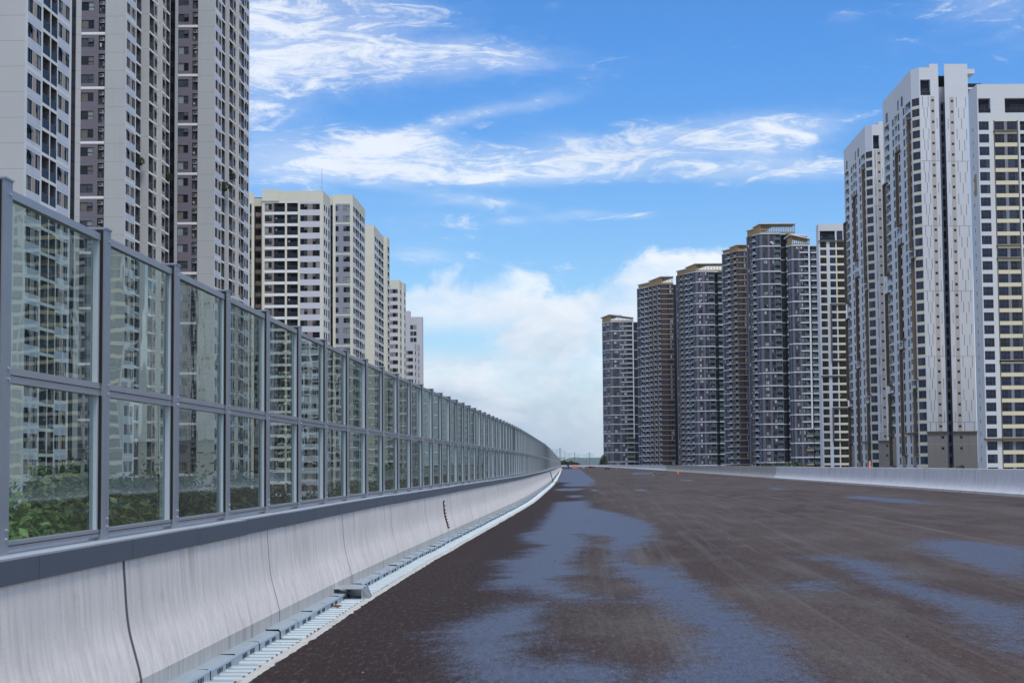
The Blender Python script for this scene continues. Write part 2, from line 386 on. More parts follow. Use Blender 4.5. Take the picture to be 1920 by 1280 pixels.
S75 = lambda pts: [(480+x*.75, 870+y*.75) for x, y in pts]
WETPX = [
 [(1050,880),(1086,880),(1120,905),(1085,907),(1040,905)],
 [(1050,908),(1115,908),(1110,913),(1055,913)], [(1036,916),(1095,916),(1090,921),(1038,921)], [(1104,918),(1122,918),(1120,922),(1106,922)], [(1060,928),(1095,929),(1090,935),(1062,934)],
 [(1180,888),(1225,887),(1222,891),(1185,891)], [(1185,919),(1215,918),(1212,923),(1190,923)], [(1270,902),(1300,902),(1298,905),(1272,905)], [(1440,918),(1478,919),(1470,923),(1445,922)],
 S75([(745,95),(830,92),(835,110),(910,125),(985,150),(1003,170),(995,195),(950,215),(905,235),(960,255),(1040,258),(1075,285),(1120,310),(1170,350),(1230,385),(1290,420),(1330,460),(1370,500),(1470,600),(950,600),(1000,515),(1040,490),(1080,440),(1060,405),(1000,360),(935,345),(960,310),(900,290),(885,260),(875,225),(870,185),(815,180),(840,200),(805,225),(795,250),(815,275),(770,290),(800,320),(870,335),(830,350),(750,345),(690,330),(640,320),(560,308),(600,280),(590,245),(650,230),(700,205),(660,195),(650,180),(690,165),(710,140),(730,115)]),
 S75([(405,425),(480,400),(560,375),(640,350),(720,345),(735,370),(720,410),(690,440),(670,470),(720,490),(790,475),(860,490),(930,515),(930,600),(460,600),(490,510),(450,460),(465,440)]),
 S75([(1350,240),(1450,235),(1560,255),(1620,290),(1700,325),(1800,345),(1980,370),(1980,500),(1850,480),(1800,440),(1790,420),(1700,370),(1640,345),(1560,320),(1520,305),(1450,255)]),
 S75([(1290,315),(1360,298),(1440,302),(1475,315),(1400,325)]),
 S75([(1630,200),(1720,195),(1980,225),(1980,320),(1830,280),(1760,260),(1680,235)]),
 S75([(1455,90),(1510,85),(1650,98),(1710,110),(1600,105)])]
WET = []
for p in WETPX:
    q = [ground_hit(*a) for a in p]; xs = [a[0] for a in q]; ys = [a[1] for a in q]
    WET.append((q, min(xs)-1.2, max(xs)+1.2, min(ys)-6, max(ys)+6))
def wetness(x, y):                            # signed metres inside the nearest damp patch (y squeezed: the patches lie along the lane)
    best = -1.0; k = .25
    for q, x0, x1, y0, y1 in WET:
        if not (x0 < x < x1 and y0 < y < y1): continue
        ins = False; d2 = 9.0; n = len(q)
        for i in range(n):
            ax, ay = q[i]; bx, by = q[(i+1) % n]
            if (ay > y) != (by > y) and x < (bx-ax)*(y-ay)/(by-ay)+ax: ins = not ins
            ex, ey = bx-ax, (by-ay)*k; wx, wy = x-ax, (y-ay)*k; l = ex*ex+ey*ey
            t = max(0, min(1, (wx*ex+wy*ey)/l)) if l else 0; dx, dy = wx-ex*t, wy-ey*t
            d2 = min(d2, dx*dx+dy*dy)
        d = math.sqrt(d2); best = max(best, d if ins else -d)
    return max(-1, min(1, best))
def road():
    ys = []; y = -20.0
    while y < 8.0: ys.append(y); y += 1.5
    while y < 930: ys.append(y); y += max(.11, y*y*.0009) if y < 60 else min(y*y*.0006, 12)
    NX = 150; V = []; UV = []; WE = []
    for y in ys:
        a = fence_x(y)+.95; b = right_x(y)-.12
        for i in range(NX+1):
            t = i/NX; x = a+(b-a)*t; jag = 0
            if i == 0: jag = .05*mnoise.noise(Vector((y*2.3, 0, 0)))+.03*mnoise.noise(Vector((y*9, 3, 0)))
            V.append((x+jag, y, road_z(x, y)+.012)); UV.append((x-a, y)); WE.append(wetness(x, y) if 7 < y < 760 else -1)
    n = NX+1
    Fc = [(j*n+i, j*n+i+1, (j+1)*n+i+1, (j+1)*n+i) for j in range(len(ys)-1) for i in range(NX)]
    me = bpy.data.meshes.new('road'); me.from_pydata(V, [], Fc)
    uv = me.uv_layers.new(name='UVMap'); li = [0]*len(me.loops); me.loops.foreach_get('vertex_index', li)
    uv.data.foreach_set('uv', [c for i in li for c in UV[i]])
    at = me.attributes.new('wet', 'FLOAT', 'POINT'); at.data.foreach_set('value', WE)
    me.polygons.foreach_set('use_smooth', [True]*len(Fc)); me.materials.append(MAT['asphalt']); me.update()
    tag(link('road', me), kind='structure')
def asphalt():
    t = NT('asphalt'); uv = t.new('ShaderNodeUVMap').outputs[0]
    s = t.new('ShaderNodeSeparateXYZ'); t.l.new(uv, s.inputs[0]); u = s.outputs[0]
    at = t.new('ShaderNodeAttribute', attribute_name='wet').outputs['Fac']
    big = t.noise(uv, 1.0, 5, .6, .4, (.22, .05, 1)); mid = t.noise(uv, 1.0, 5, .65, .3, (.9, .3, 1)); st = t.noise(uv, 1.0, 5, .7, 0, (3.2, .05, 1)); st2 = t.noise(uv, 1.0, 3, .6, 0, (11, .03, 1))
    grain = t.noise(uv, 1.0, 3, .75, 0, (52, 20, 1)); grain2 = t.noise(uv, 1.0, 3, .7, 0, (19, 4.5, 1))
    c = t.mix(t.ramp(big, .3, .7), (.048,.0305,.0262), (.079,.0578,.0500))
    c = t.mix(t.ramp(mid, .42, .70, 0, .7), c, (.098,.088,.081))
    c = t.mix(t.ramp(st, .47, .70, 0, .7), c, (.110,.100,.094)); c = t.mix(t.ramp(st2, .5, .7, 0, .28), c, (.045,.038,.038))
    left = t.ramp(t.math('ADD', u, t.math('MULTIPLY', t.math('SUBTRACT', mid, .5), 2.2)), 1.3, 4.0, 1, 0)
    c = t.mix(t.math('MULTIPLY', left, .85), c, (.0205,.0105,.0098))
    # lighter seams between the paving lanes
    for off, wd, amt in ((5.15, .04, .13), (11.1, .05, .32), (15.0, .05, .25), (8.0, .04, .12)):
        d = t.math('ABSOLUTE', t.math('SUBTRACT', t.math('ADD', u, t.math('MULTIPLY', t.math('SUBTRACT', big, .5), .5)), off))
        c = t.mix(t.math('MULTIPLY', t.ramp(d, wd, wd*2.2, amt, 0), t.ramp(mid, .38, .62, .1, 1)), c, (.13,.12,.115))
    c = t.mix(t.ramp(grain, .5, .72, .0, .55), c, t.mix(.5, c, (.22,.195,.185))); c = t.mix(t.ramp(grain, .5, .32, 0, .5), c, (.011,.008,.008)); c = t.mix(t.ramp(grain2, .52, .7, 0, .4), c, (.13,.12,.115)); c = t.mix(t.ramp(grain2, .48, .3, 0, .5), c, (.02,.017,.017))
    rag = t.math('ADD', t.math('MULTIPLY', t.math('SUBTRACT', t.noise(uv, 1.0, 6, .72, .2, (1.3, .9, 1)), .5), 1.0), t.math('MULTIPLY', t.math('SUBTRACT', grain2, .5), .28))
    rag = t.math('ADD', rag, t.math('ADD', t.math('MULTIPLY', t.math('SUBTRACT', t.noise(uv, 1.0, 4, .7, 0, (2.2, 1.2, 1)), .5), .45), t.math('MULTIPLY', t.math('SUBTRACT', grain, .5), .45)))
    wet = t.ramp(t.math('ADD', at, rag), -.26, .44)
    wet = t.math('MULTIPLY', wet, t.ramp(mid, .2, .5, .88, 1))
    wet_sky_col = t.mix(t.ramp(t.math('ADD', t.math('MULTIPLY', grain, .65), t.math('MULTIPLY', grain2, .35)), .36, .64), (.023,.027,.044), (.090,.103,.152))  # damp asphalt tone with the sky's blue reflection painted into the base colour
    t.set(t.mix(wet, c, wet_sky_col), t.ramp(wet, 0, 1, .80, .52), t.ramp(wet, 0, 1, .10, .36))
    t.bump(t.math('ADD', grain, t.math('MULTIPLY', grain2, .5)), .5, .006)
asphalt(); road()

# viaduct deck under the road and the rough concrete strip beside the asphalt
def deck():
    b = MB(); prev = None
    for y in list(range(-20, 930, 10)):
        x0 = fence_x(y)-.12; x1 = right_x(y)+.35
        cur = [(x0,y,-.02),(x1,y,Z_RIGHT-.02),(x1,y,Z_RIGHT-1.9),(x0,y,-1.9)]
        if prev:
            for i in range(4): b.quad(prev[i], prev[(i+1) % 4], cur[(i+1) % 4], cur[i], 'concrete_toe')
        prev = cur
    o = b.build('road_deck'); recalc(o.data); tag(o, kind='structure')
    b = MB(); prev = None; y = 0.0
    while y < 320:
        wv = .03*mnoise.noise(Vector((y*.35, 9, 0)))*(1+y/40); j = .035*mnoise.noise(Vector((y*5, 1, 0)))+.02*mnoise.noise(Vector((y*17, 6, 0)))
        x0 = fence_x(y)+.86+wv*.5; x1 = fence_x(y)+1.05+j+wv*.4
        cur = [(x0,y,-.01),(x0,y,.026),(x1-.03,y,.042+.006*mnoise.noise(Vector((y*7,2,0)))),(x1,y,.02)]
        if prev:
            for i in range(3): b.quad(prev[i], cur[i], cur[i+1], prev[i+1], 'mortar')
        prev = cur; y += .08 if y < 40 else .5
    o = b.build('kerb_strip'); recalc(o.data); tag(o, kind='structure')
deck()

# ------------------------------------------------------------------ concrete barriers
PROF_L = [(-.12,-.02),(-.12,1.135),(.38,1.135),(.385,1.05),(.392,.96),(.407,.755),(.43,.60),(.467,.46),(.50,.34),(.52,.25),(.52,-.015)]
PROF_R = [(-.22,0),(-.20,1.15),(-.01,1.15),(0,1.13),(.012,.85),(.035,.62),(.075,.45),(.14,.31),(.22,.20),(.28,.14),(.29,.0)]
def densify(p, i0, i1, k=4):
    q = p[:i0]
    for i in range(i0, i1):
        a, b, c, d = p[max(i0, i-1)], p[i], p[i+1], p[min(i1, i+2)]
        for j in range(k):
            t = j/k; f = lambda w, x, y, z: .5*(2*x+(y-w)*t+(2*w-5*x+4*y-z)*t*t+(3*x-w-3*y+z)*t**3)
            q.append((f(a[0],b[0],c[0],d[0]), f(a[1],b[1],c[1],d[1])))
    return q + p[i1:]
PROF_L = densify(PROF_L, 3, 9); PROF_R = densify(PROF_R, 3, 9)
def extrude(prof, length, mname, toe=None, sgn=1, n=1, gap=.0035):
    b = MB(); ys = [gap+(length-2*gap)*i/n for i in range(n+1)]
    for a, c in zip(ys, ys[1:]):
        for i in range(len(prof)-1):
            (s0, z0), (s1, z1) = prof[i], prof[i+1]
            m = toe if toe and i == len(prof)-2 else mname
            b.quad((sgn*s0,a,z0),(sgn*s1,a,z1),(sgn*s1,c,z1),(sgn*s0,c,z0), m)
    for y in (ys[0], ys[-1]): b.poly([(sgn*s, y, z) for s, z in prof], 'joint_dark')
    return b
bl = thing('concrete_barrier', 'pale cast concrete road barrier carrying the glass noise fence', 'barrier', (fence_x(0), 0, 0))
seg = extrude(PROF_L, 5.0, 'concrete', 'concrete_toe', 1, 2); me_l = seg.mesh('segment'); recalc(me_l)
cr = MB()
for i in range(2, len(PROF_L)-1):
    (s0, z0), (s1, z1) = PROF_L[i], PROF_L[i+1]; cr.quad((s0+.003,-.024,z0),(s1+.003,-.024,z1),(s1+.003,.024,z1),(s0+.003,.024,z0),'joint_dark')
me_j = cr.mesh('joint_filler')
off = Vector((fence_x(0), 0, 0))
for x, y, h in stations(fence_x, -4.3, 5.0, 140):
    link('segment', me_l, bl, Vector((x, y, 0))-off, -h)
    if 9 < y < 46: link('joint_filler', me_j, bl, Vector((x, y, 0))-off, -h, (1, 1.0 if y < 13 else .3, 1))
# a knocked-out slot showing dark steel in the left barrier
zs = 34.2; sl_ = MB()
PL0 = [(-.12,-.02),(-.12,1.135),(.38,1.135),(.385,1.05),(.392,.96),(.407,.755),(.43,.60),(.467,.46),(.50,.34),(.52,.25),(.52,-.015)]
for i in range(4, 8):
    (s0, z0), (s1, z1) = PL0[i], PL0[i+1]
    sl_.quad((s0+.006,-.10,z0),(s1+.006,-.10,z1),(s1+.006,.10,z1),(s0+.006,.10,z0),'gap_black')
for k in range(9):
    f = k/8; i = 4+int(f*3.99); (s0, z0), (s1, z1) = PL0[i], PL0[i+1]; r = f*3.99-int(f*3.99); s = s0+(s1-s0)*r; z = z0+(z1-z0)*r
    sl_.box(s-.01, s+.028, -.12, .12, z-.018, z+.012, 'rust')
sl_.build('steel_opening', bl, False, Vector((fence_x(zs), zs, 0))-off).rotation_euler = (0,0,-math.atan(head_l(zs)))
br = thing('concrete_barrier', 'low grey concrete barrier along the far right edge of the road', 'barrier', (right_x(0), 0, Z_RIGHT))
sa = extrude(PROF_R, 6.0, 'concrete_clean', 'concrete_toe', -1, 2); me_a = sa.mesh('segment'); recalc(me_a)
sb = extrude(PROF_R, 6.0, 'concrete_stained', 'concrete_toe', -1, 2); me_b = sb.mesh('segment'); recalc(me_b)
offr = Vector((right_x(0), 0, Z_RIGHT)); rr = random.Random(4)
for x, y, h in stations(right_x, 4.0, 6.0, 158):
    stained = 126 < y < 282
    link('segment', me_b if stained else me_a, br, Vector((x, y, Z_RIGHT))-offr, -h)
# ------------------------------------------------------------------ noise fence
fx = thing('noise_fence', 'tall glass noise fence with grey steel posts along the left barrier', 'fence', (fence_x(0), 0, 0))
FS, BAY, K_ = .22, 1.894, .947
fxp = lambda y: fence_x(y)+FS
POST = stations(fxp, 4.94, BAY, 360)
KM = Matrix.Translation((0, 0, EYE*(1-K_))) @ Matrix.Diagonal((1, K_, K_, 1))
def KS(b): b.v = [tuple(KM @ Vector(p)) for p in b.v]; return b
p_ = MB(); p_.box(-.06,.046,-.070,.070,1.2,3.70,'fence_metal'); p_.box(-.16,.052,-.080,.080,3.70,3.714,'fence_metal')
for zb in (1.36, 1.42, 2.40, 2.47, 3.61): p_.bar((.046,.03,zb),(.056,.03,zb),.011,'zinc',6)
KS(p_); me_post = p_.mesh('post')
def rail(z0, z1, lip):
    b = MB(); b.box(-.03,.02,.072,1.928,z0,z1,'fence_rail')
    if lip: b.box(.02,.026,.072,1.928,(z0+z1)/2-.003,(z0+z1)/2+.003,'frame_dark')
    return KS(b)
RAILS = [rail(3.605,3.66,False), rail(2.385,2.485,True), rail(1.285,1.345,True)]; me_rails = [b.mesh('rail') for b in RAILS]
st = MB(); STL = []; GSK = []
for z0, z1 in ((1.345,2.385),(2.485,3.605)):
    st.box(-.03,.014,.072,.112,z0,z1,'zinc'); st.box(-.022,.014,1.872,1.904,z0,z1,'stile_pale'); st.box(-.02,.031,1.905,1.927,z0,z1,'rubber_black')
    b = MB(); b.box(-.03,.014,.072,.112,z0,z1,'zinc'); STL.append(KS(b).mesh('stile')); b = MB(); b.box(-.026,.014,1.872,1.904,z0,z1,'stile_pale'); STL.append(KS(b).mesh('stile'))
    b = MB(); b.box(-.02,.031,1.905,1.927,z0,z1 if z1 < 3 else 3.69,'rubber_black'); GSK.append(KS(b).mesh('gasket'))

PANES = []
for z0, z1 in ((1.345,2.385),(2.485,3.605)):
    b = MB(); b.quad((-.012,.10,z0),(-.012,1.90,z0),(-.012,1.90,z1),(-.012,.10,z1),'acrylic'); PANES.append(KS(b))
KS(st)
me_panes = [b.mesh('pane') for b in PANES]
cp = MB(); cp.box(-.32,.18,.006,1.888,1.275,1.288,'cap_top'); cp.box(.172,.182,.006,1.888,1.13,1.2749,'cap_metal'); cp.box(-.32,.171,.006,1.888,1.26,1.2749,'cap_metal'); cp.box(.168,.176,-.006,.006,1.133,1.27,'gap_black'); me_cap = cp.mesh('cap_plate')
me_cap2 = None
far = MB(); NB = 75; rf = random.Random(11)
for k, (x, y, h) in enumerate(POST):
    P = Vector((x, y, 0))-off; M = Matrix.Translation(P) @ Matrix.Rotation(-h, 4, 'Z')
    if k < NB:
        link('post', me_post, fx, P, -h)
        for m in me_rails: link('rail', m, fx, P, -h)
        for m in STL: link('stile', m, fx, P, -h)
        for m in GSK: link('gasket', m, fx, P, -h)
        for m in me_panes:
            o = link('pane', m, fx, P, -h); o.rotation_euler = (0, R(rf.uniform(-.25,.25)), -h+R(rf.uniform(-.35,.35)))
        link('cap_plate', me_cap, fx, P + Vector((math.sin(h)*.22, .22, rf.uniform(-.004,.004))), -h)
    else:
        for b in [p_, st, cp]+RAILS+PANES: far.add(b, M)
far.build('far_bays', fx)['kind'] = 'stuff'

# ------------------------------------------------------------------ galvanised gutter at the foot of the barrier
gt = thing('metal_gutter', 'pale blue galvanised drain cover running along the foot of the left barrier', 'drain', (fence_x(0), 0, 0))
def cover(slots=True):
    b = MB(); Lg = .95
    b.quad((.515,0,.118),(.66,0,.112),(.66,Lg,.112),(.515,Lg,.118),'galvanised'); b.quad((.66,0,.112),(.675,0,.10),(.675,Lg,.10),(.66,Lg,.112),'galvanised')
    b.quad((.675,0,.10),(.675,0,.024),(.675,Lg,.024),(.675,Lg,.10),'galvanised')
    y = 0
    rb = [(0,0),(.10,0),(.112,.019),(.20,.019),(.212,0),(.31,0),(.322,.019),(.41,.019),(.422,0),(.52,0),(.532,.019),(.62,.019),(.632,0),(.73,0),(.742,.019),(.83,.019),(.842,0),(Lg,0)]
    for (a, za), (c, zc) in zip(rb, rb[1:]): b.quad((.675,a,.022+za),(.925,a,.022+za),(.925,c,.022+zc),(.675,c,.022+zc),'galvanised')
    b.quad((.925,0,.022),(.94,0,.03),(.94,Lg,.03),(.925,Lg,.022),'galvanised')
    b.box(.515,.66,-.003,.003,.10,.1215,'gap_black')
    if slots:
        for y0 in (.25, .56):
            for k in range(4): b.box(.672,.678,y0+k*.05,y0+k*.05+.018,.045,.085,'gap_black')
    return b
cva, cvb = cover(), cover(False); me_c = cva.mesh('cover'); farc = MB(); rg = random.Random(3)
for k, (x, y, h) in enumerate(stations(fence_x, 8.3, .955, 330)):
    wv = .03*mnoise.noise(Vector((y*.35, 9, 0)))*(1+y/40)
    P = Vector((x+wv*.35, y, 0))-off
    rx = R(rg.uniform(-.25,.25))
    if k < 80:
        o = link('cover', me_c, gt, P+Vector((0,0,.004*(k % 2)+rg.uniform(0,.003))), -h); o.rotation_euler = (rx, 0, -h+R(rg.uniform(-.3,.3)))
        if rg.random() < .3:
            q = MB(); q.box(.6745,.6775,.948,.962,.02,.112,'gap_black'); q.box(.675,.92,.949,.96,.024,.029,'gap_black'); q.build('lap_gap', gt, False, P).rotation_euler = (0,0,-h)
    else: farc.add(cvb, Matrix.Translation(P) @ Matrix.Rotation(-h, 4, 'Z'))
farc.build('far_covers', gt)['kind'] = 'stuff'

# ------------------------------------------------------------------ towers
GROUND = -9.0
TPL = {}
PAL = {'L': ['pane_dark','pane_dark','pane_mid','pane_mid','pane_curtain','pane_curtain','pane_warm'],
       'M': ['pane_dark','pane_dark','pane_dark','pane_mid','pane_curtain'],
       'D': ['pane_navy','pane_navy','pane_mid','pane_sheer','pane_curtain','pane_green'],
       'W': ['pane_navy','pane_navy','pane_navy','pane_navy','pane_dark','pane_steel']}
RT = random.Random(21)
def tpl(kind, style, pal, w, h, var):
    key = (kind, style, pal, round(w, 2), round(h, 2), var)
    if key in TPL: return key
    b = MB(); r = random.Random(str(key)); P = PAL[pal]; fm = 'frame_dark' if pal in 'LM' else 'frame_grey'
    if kind == 'window':
        t = .055; y0, y1, yp = .05, .16, .12
        A, B, Cc = r.choice(P), r.choice(P), r.choice(P)
        if style == 'vn' or style == 'vm':
            mx_ = w*.56 if style == 'vn' else w*.44
            l, rt = ((0, mx_), (mx_, w)) if style == 'vn' else ((mx_, w), (0, mx_))
            b.box(mx_-t/2, mx_+t/2, y0, y1, t, h-t, fm, False); b.box(rt[0]+t/2, rt[1]-t/2, y0+.01, y1, h*.42, h*.42+t, fm, False)
            b.quad((l[0],yp,0),(l[1],yp,0),(l[1],yp,h),(l[0],yp,h),A)
            if var % 4 == 3:                  # awning sash propped open
                b.quad((rt[0]+t,-.32,h*.5),(rt[1]-t,-.32,h*.5),(rt[1]-t,.03,h-t),(rt[0]+t,.03,h-t),'pane_mid'); b.quad((rt[0],yp,h*.42),(rt[1],yp,h*.42),(rt[1],yp,h),(rt[0],yp,h),'gap_black')
            else: b.quad((rt[0],yp,h*.42),(rt[1],yp,h*.42),(rt[1],yp,h),(rt[0],yp,h),B)
            b.quad((rt[0],yp,0),(rt[1],yp,0),(rt[1],yp,h*.42),(rt[0],yp,h*.42),B)
        elif style == 'two':
            b.box(w/2-t/2, w/2+t/2, y0, y1, t, h-t, fm, False)
            b.quad((0,yp,0),(w/2,yp,0),(w/2,yp,h),(0,yp,h),A); b.quad((w/2,yp,0),(w,yp,0),(w,yp,h),(w/2,yp,h),B)
        elif style == 'grid':
            b.box(t, w-t, y0, y1, h*.52, h*.52+t, fm, False); b.box(w*.68, w*.68+t, y0, y1, t, h-t, fm, False); b.box(w*.28, w*.28+t, y0+.01, y1, h*.55, h-t, fm, False)
            b.quad((0,yp,0),(w*.7,yp,0),(w*.7,yp,h),(0,yp,h),A); b.quad((w*.7,yp,0),(w,yp,0),(w,yp,h),(w*.7,yp,h),B)
        else:
            b.quad((0,yp,0),(w,yp,0),(w,yp,h),(0,yp,h),A)
        b.box(0, t, y0, y1, 0, h, fm, False); b.box(w-t, w, y0, y1, 0, h, fm, False); b.box(t, w-t, y0, y1, 0, t, fm, False); b.box(t, w-t, y0, y1, h-t, h, fm, False)
    elif kind == 'balcony':
        D = 1.25; A = r.choice(P)
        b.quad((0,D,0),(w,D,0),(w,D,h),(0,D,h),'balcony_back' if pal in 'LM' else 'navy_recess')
        dw = w*.62; x0 = w*.3; hh = min(h-.15, 2.3)
        b.quad((x0,D-.03,.05),(x0+dw,D-.03,.05),(x0+dw,D-.03,hh),(x0,D-.03,hh),A)
        for k in range(3): b.box(x0+dw*k/2-.03, x0+dw*k/2+.03, D-.08, D-.01, .05, hh, fm, False)
        b.box(x0, x0+dw, D-.08, D-.01, hh, hh+.06, fm, False)
        if r.random() < .3: b.box(w*.1, w*.1+.35, D*.5, D*.5+.03, .9, 1.7, r.choice(['white_trim','beige_infill','rail_sky','purple_render']))
    elif kind == 'railing':
        gm = {'dark':'rail_dark','green':'rail_green','sky':'rail_sky','brown':'brown_infill'}[style]
        b.box(.02, w-.02, .05, .075, .06, 1.12, gm); b.box(0, w, .03, .09, 1.12, 1.17, 'rail_metal'); b.box(0, w, .04, .085, 0, .055, 'rail_metal')
        n = max(1, int(w/1.2))
        for k in range(n+1): x = .02+(w-.07)*k/n; b.box(x, x+.03, .035, .05, .05, 1.12, 'rail_metal')
    elif kind == 'ac_unit':
        b.box(.08, .90, .35, .68, h-.78, h-.16, 'ac_white'); b.poly([(.36+.22*math.cos(a*math.pi/6), .345, h-.47+.22*math.sin(a*math.pi/6)) for a in range(12)], 'ac_dark'); b.poly([(.36+.08*math.cos(a*math.pi/4), .34, h-.47+.08*math.sin(a*math.pi/4)) for a in range(8)], 'ac_white')
    elif kind == 'niche':
        D = .9
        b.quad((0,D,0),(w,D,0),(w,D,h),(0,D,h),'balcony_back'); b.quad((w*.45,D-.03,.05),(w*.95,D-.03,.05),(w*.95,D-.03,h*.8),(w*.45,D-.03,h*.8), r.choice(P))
        b.box(0, w, .05, .09, 1.0, 1.04, 'rail_metal')
        for k in range(7): x = w*k/7+.05; b.box(x, x+.02, .06, .08, 0, 1.0, 'rail_metal')
        for k in range(r.randint(0, 3)): x = r.uniform(.05, w-.4); z = r.uniform(.2, 1.1); b.box(x, x+r.uniform(.12,.3), .3, .36, z, z+r.uniform(.3,.6), r.choice(['white_trim','beige_infill','pale_grey','rail_sky','purple_render','rust']))
    TPL[key] = [b, None]; return key
def C(w, mat, kind=None, v0=0, v1=0, style='', pal='L', segs=None, alt=None, rail=None, ac=False, depth=None):
    return dict(w=w, mat=mat, kind=kind, v0=v0, v1=v1, style=style, pal=pal, segs=segs, alt=alt, rail=rail, ac=ac, depth=depth)
class Tower:
    def __init__(s, name, label, verts, zroof, back='white_wall', group=None, cat='apartment tower'):
        s.v = [Vector(p) for p in verts]; s.z = zroof; s.wall = MB(); s.inst = []; s.done = set(); s.back = back
        c = sum(s.v, Vector((0,0)))/len(s.v); s.o = Vector((c.x, c.y, GROUND)); s.root = thing(name, label, cat, s.o, 0, group); s.extra = []
    def frame(s, i):
        a = s.v[i]; b = s.v[(i+1) % len(s.v)]; d = b-a
        return Matrix.Translation(Vector((a.x, a.y, 0))-s.o) @ Matrix.Rotation(math.atan2(d.y, d.x), 4, 'Z'), d.length
    def rows(s, i, cols, z0, n, fh, scale=True, kbase=0):
        """n storeys of the column list `cols` on edge i from height z0 up"""
        M, Lg = s.frame(i); s.done.add(i); tot = sum(c['w'] for c in cols); k_ = Lg/tot if scale else 1.0; x = 0.0; W = s.wall
        def Q(x0,x1,a,b,m,y=0.0):
            W.quad(*[tuple(M @ Vector(p)) for p in ((x0,y,a),(x1,y,a),(x1,y,b),(x0,y,b))], m)
        for c in cols:
            x0 = x; x1 = x+c['w']*k_; x = x1
            for k in range(n):
                zb = z0+k*fh; segs = c['segs'] or [(fh, c['mat'])]
                if c['alt'] and (k+kbase) % c['alt'][0] == c['alt'][1]: segs = c['alt'][2]
                a = 0.0
                for v, m in segs:
                    v = min(v, fh); lo, hi = a, v; a = v
                    if c['kind']:
                        if lo < c['v0']: Q(x0, x1, zb+lo, zb+min(hi, c['v0']), m)
                        if hi > c['v1']: Q(x0, x1, zb+max(lo, c['v1']), zb+hi, m)
                    else: Q(x0, x1, zb+lo, zb+hi, m)
                if c['kind']:
                    kd = c['kind']; D = c['depth'] or (.16 if kd == 'window' else .9 if kd == 'niche' else 1.25); h = c['v1']-c['v0']; wd = x1-x0
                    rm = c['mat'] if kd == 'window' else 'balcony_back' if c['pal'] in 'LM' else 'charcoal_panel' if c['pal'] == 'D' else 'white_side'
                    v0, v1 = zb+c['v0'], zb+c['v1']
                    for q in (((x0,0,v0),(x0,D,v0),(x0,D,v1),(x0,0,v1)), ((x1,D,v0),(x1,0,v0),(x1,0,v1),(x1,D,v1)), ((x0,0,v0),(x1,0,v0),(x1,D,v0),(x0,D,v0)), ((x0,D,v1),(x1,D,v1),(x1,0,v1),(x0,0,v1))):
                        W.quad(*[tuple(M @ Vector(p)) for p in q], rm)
                    key = tpl(kd, c['style'], c['pal'], wd, h, RT.randrange(8)); kids = []
                    if c['rail']: kids.append(('railing', tpl('railing', c['rail'], 'L', wd, 1.2, 0)))
                    if c['ac']: kids.append(('ac_unit', tpl('ac_unit', '', 'L', 1.0, h, 0)))
                    s.inst.append((kd, key, M @ Matrix.Translation((x0, 0, v0)), kids))
    def plain(s, i, a, b, mat):
        M, Lg = s.frame(i); s.done.add(i)
        if b > a: s.wall.quad(*[tuple(M @ Vector(p)) for p in ((0,0,a),(Lg,0,a),(Lg,0,b),(0,0,b))], mat)
    def band(s, i, z, h, out, mat, u0=0.0, u1=None, name='floor_band', ext=0.0):
        M, Lg = s.frame(i); u1 = Lg if u1 is None else u1
        key = ('band', mat, round(u1-u0+ext, 3), h, out)
        if key not in TPL: b = MB(); b.box(0, u1-u0+ext, -out, .02, 0, h, mat); TPL[key] = [b, None]
        s.inst.append((name, key, M @ Matrix.Translation((u0, 0, z)), []))
    def boxon(s, i, u0, u1, z0, z1, out, mat, name, inn=.02):
        M, Lg = s.frame(i); b = MB(); b.box(u0, u1, -out, inn, z0, z1, mat); s.extra.append((name, b, M))
    def finish(s, roof='roof_grey', par=None):
        for i in range(len(s.v)):
            if i not in s.done: s.plain(i, GROUND, s.z, s.back)
        s.wall.poly([(p.x-s.o.x, p.y-s.o.y, s.z-s.o.z-.6) for p in s.v], roof)
        s.wall.build('wall', s.root)
        byname = {}
        for it in s.inst:
            p = it[2].translation + s.o; q = screen(p.x, p.y, p.z)
            vis = 0 if (-30 < q[0] < 1950 and -40 < q[1] < 885) else 1
            byname.setdefault(it[0], []).append((vis, p.length, it))
        for nm, L_ in byname.items():
            L_.sort(key=lambda a: a[:2]); rest = MB()
            for j, (vis, d, (n_, key, M, kids)) in enumerate(L_):
                if j < 298 and not vis:
                    t = TPL[key]
                    if t[1] is None: t[1] = t[0].mesh(nm)
                    o = link(nm, t[1], s.root); o.matrix_local = M
                    for kn, kk in kids:
                        t = TPL[kk]
                        if t[1] is None: t[1] = t[0].mesh(kn)
                        link(kn, t[1], o)
                else:
                    rest.add(TPL[key][0], M)
                    for kn, kk in kids: rest.add(TPL[kk][0], M)
            if rest.v: rest.build(nm, s.root)['kind'] = 'stuff'
        for nm, b, M in s.extra:
            o = b.build(nm, s.root); o.matrix_local = M
def side_pt(c, px, hd=.043):                  # where the sight line of column px meets a wall running back from c at heading hd
    k = (px-960)/F*math.cos(PITCH); z = (c.x - hd*c.y)/(k-hd); return Vector((k*z, z))
def left_pt(c, px, ang=26.0):                 # same for the folded wings that run back to the left
    k = (px-960)/F*math.cos(PITCH); dx, dy = -math.sin(R(ang)), math.cos(R(ang)); t = (c.x-k*c.y)/(k*dy-dx); return Vector((c.x+t*dx, c.y+t*dy))
def back(vs, depth, shift=(0,0)):             # close a footprint behind the visible outline
    a, b = vs[0], vs[-1]; y = max(p.y for p in vs)+depth
    return vs + [Vector((b.x*y/b.y-.8, y)), Vector((a.x*y/a.y-.8, y))]
FH = 3.1
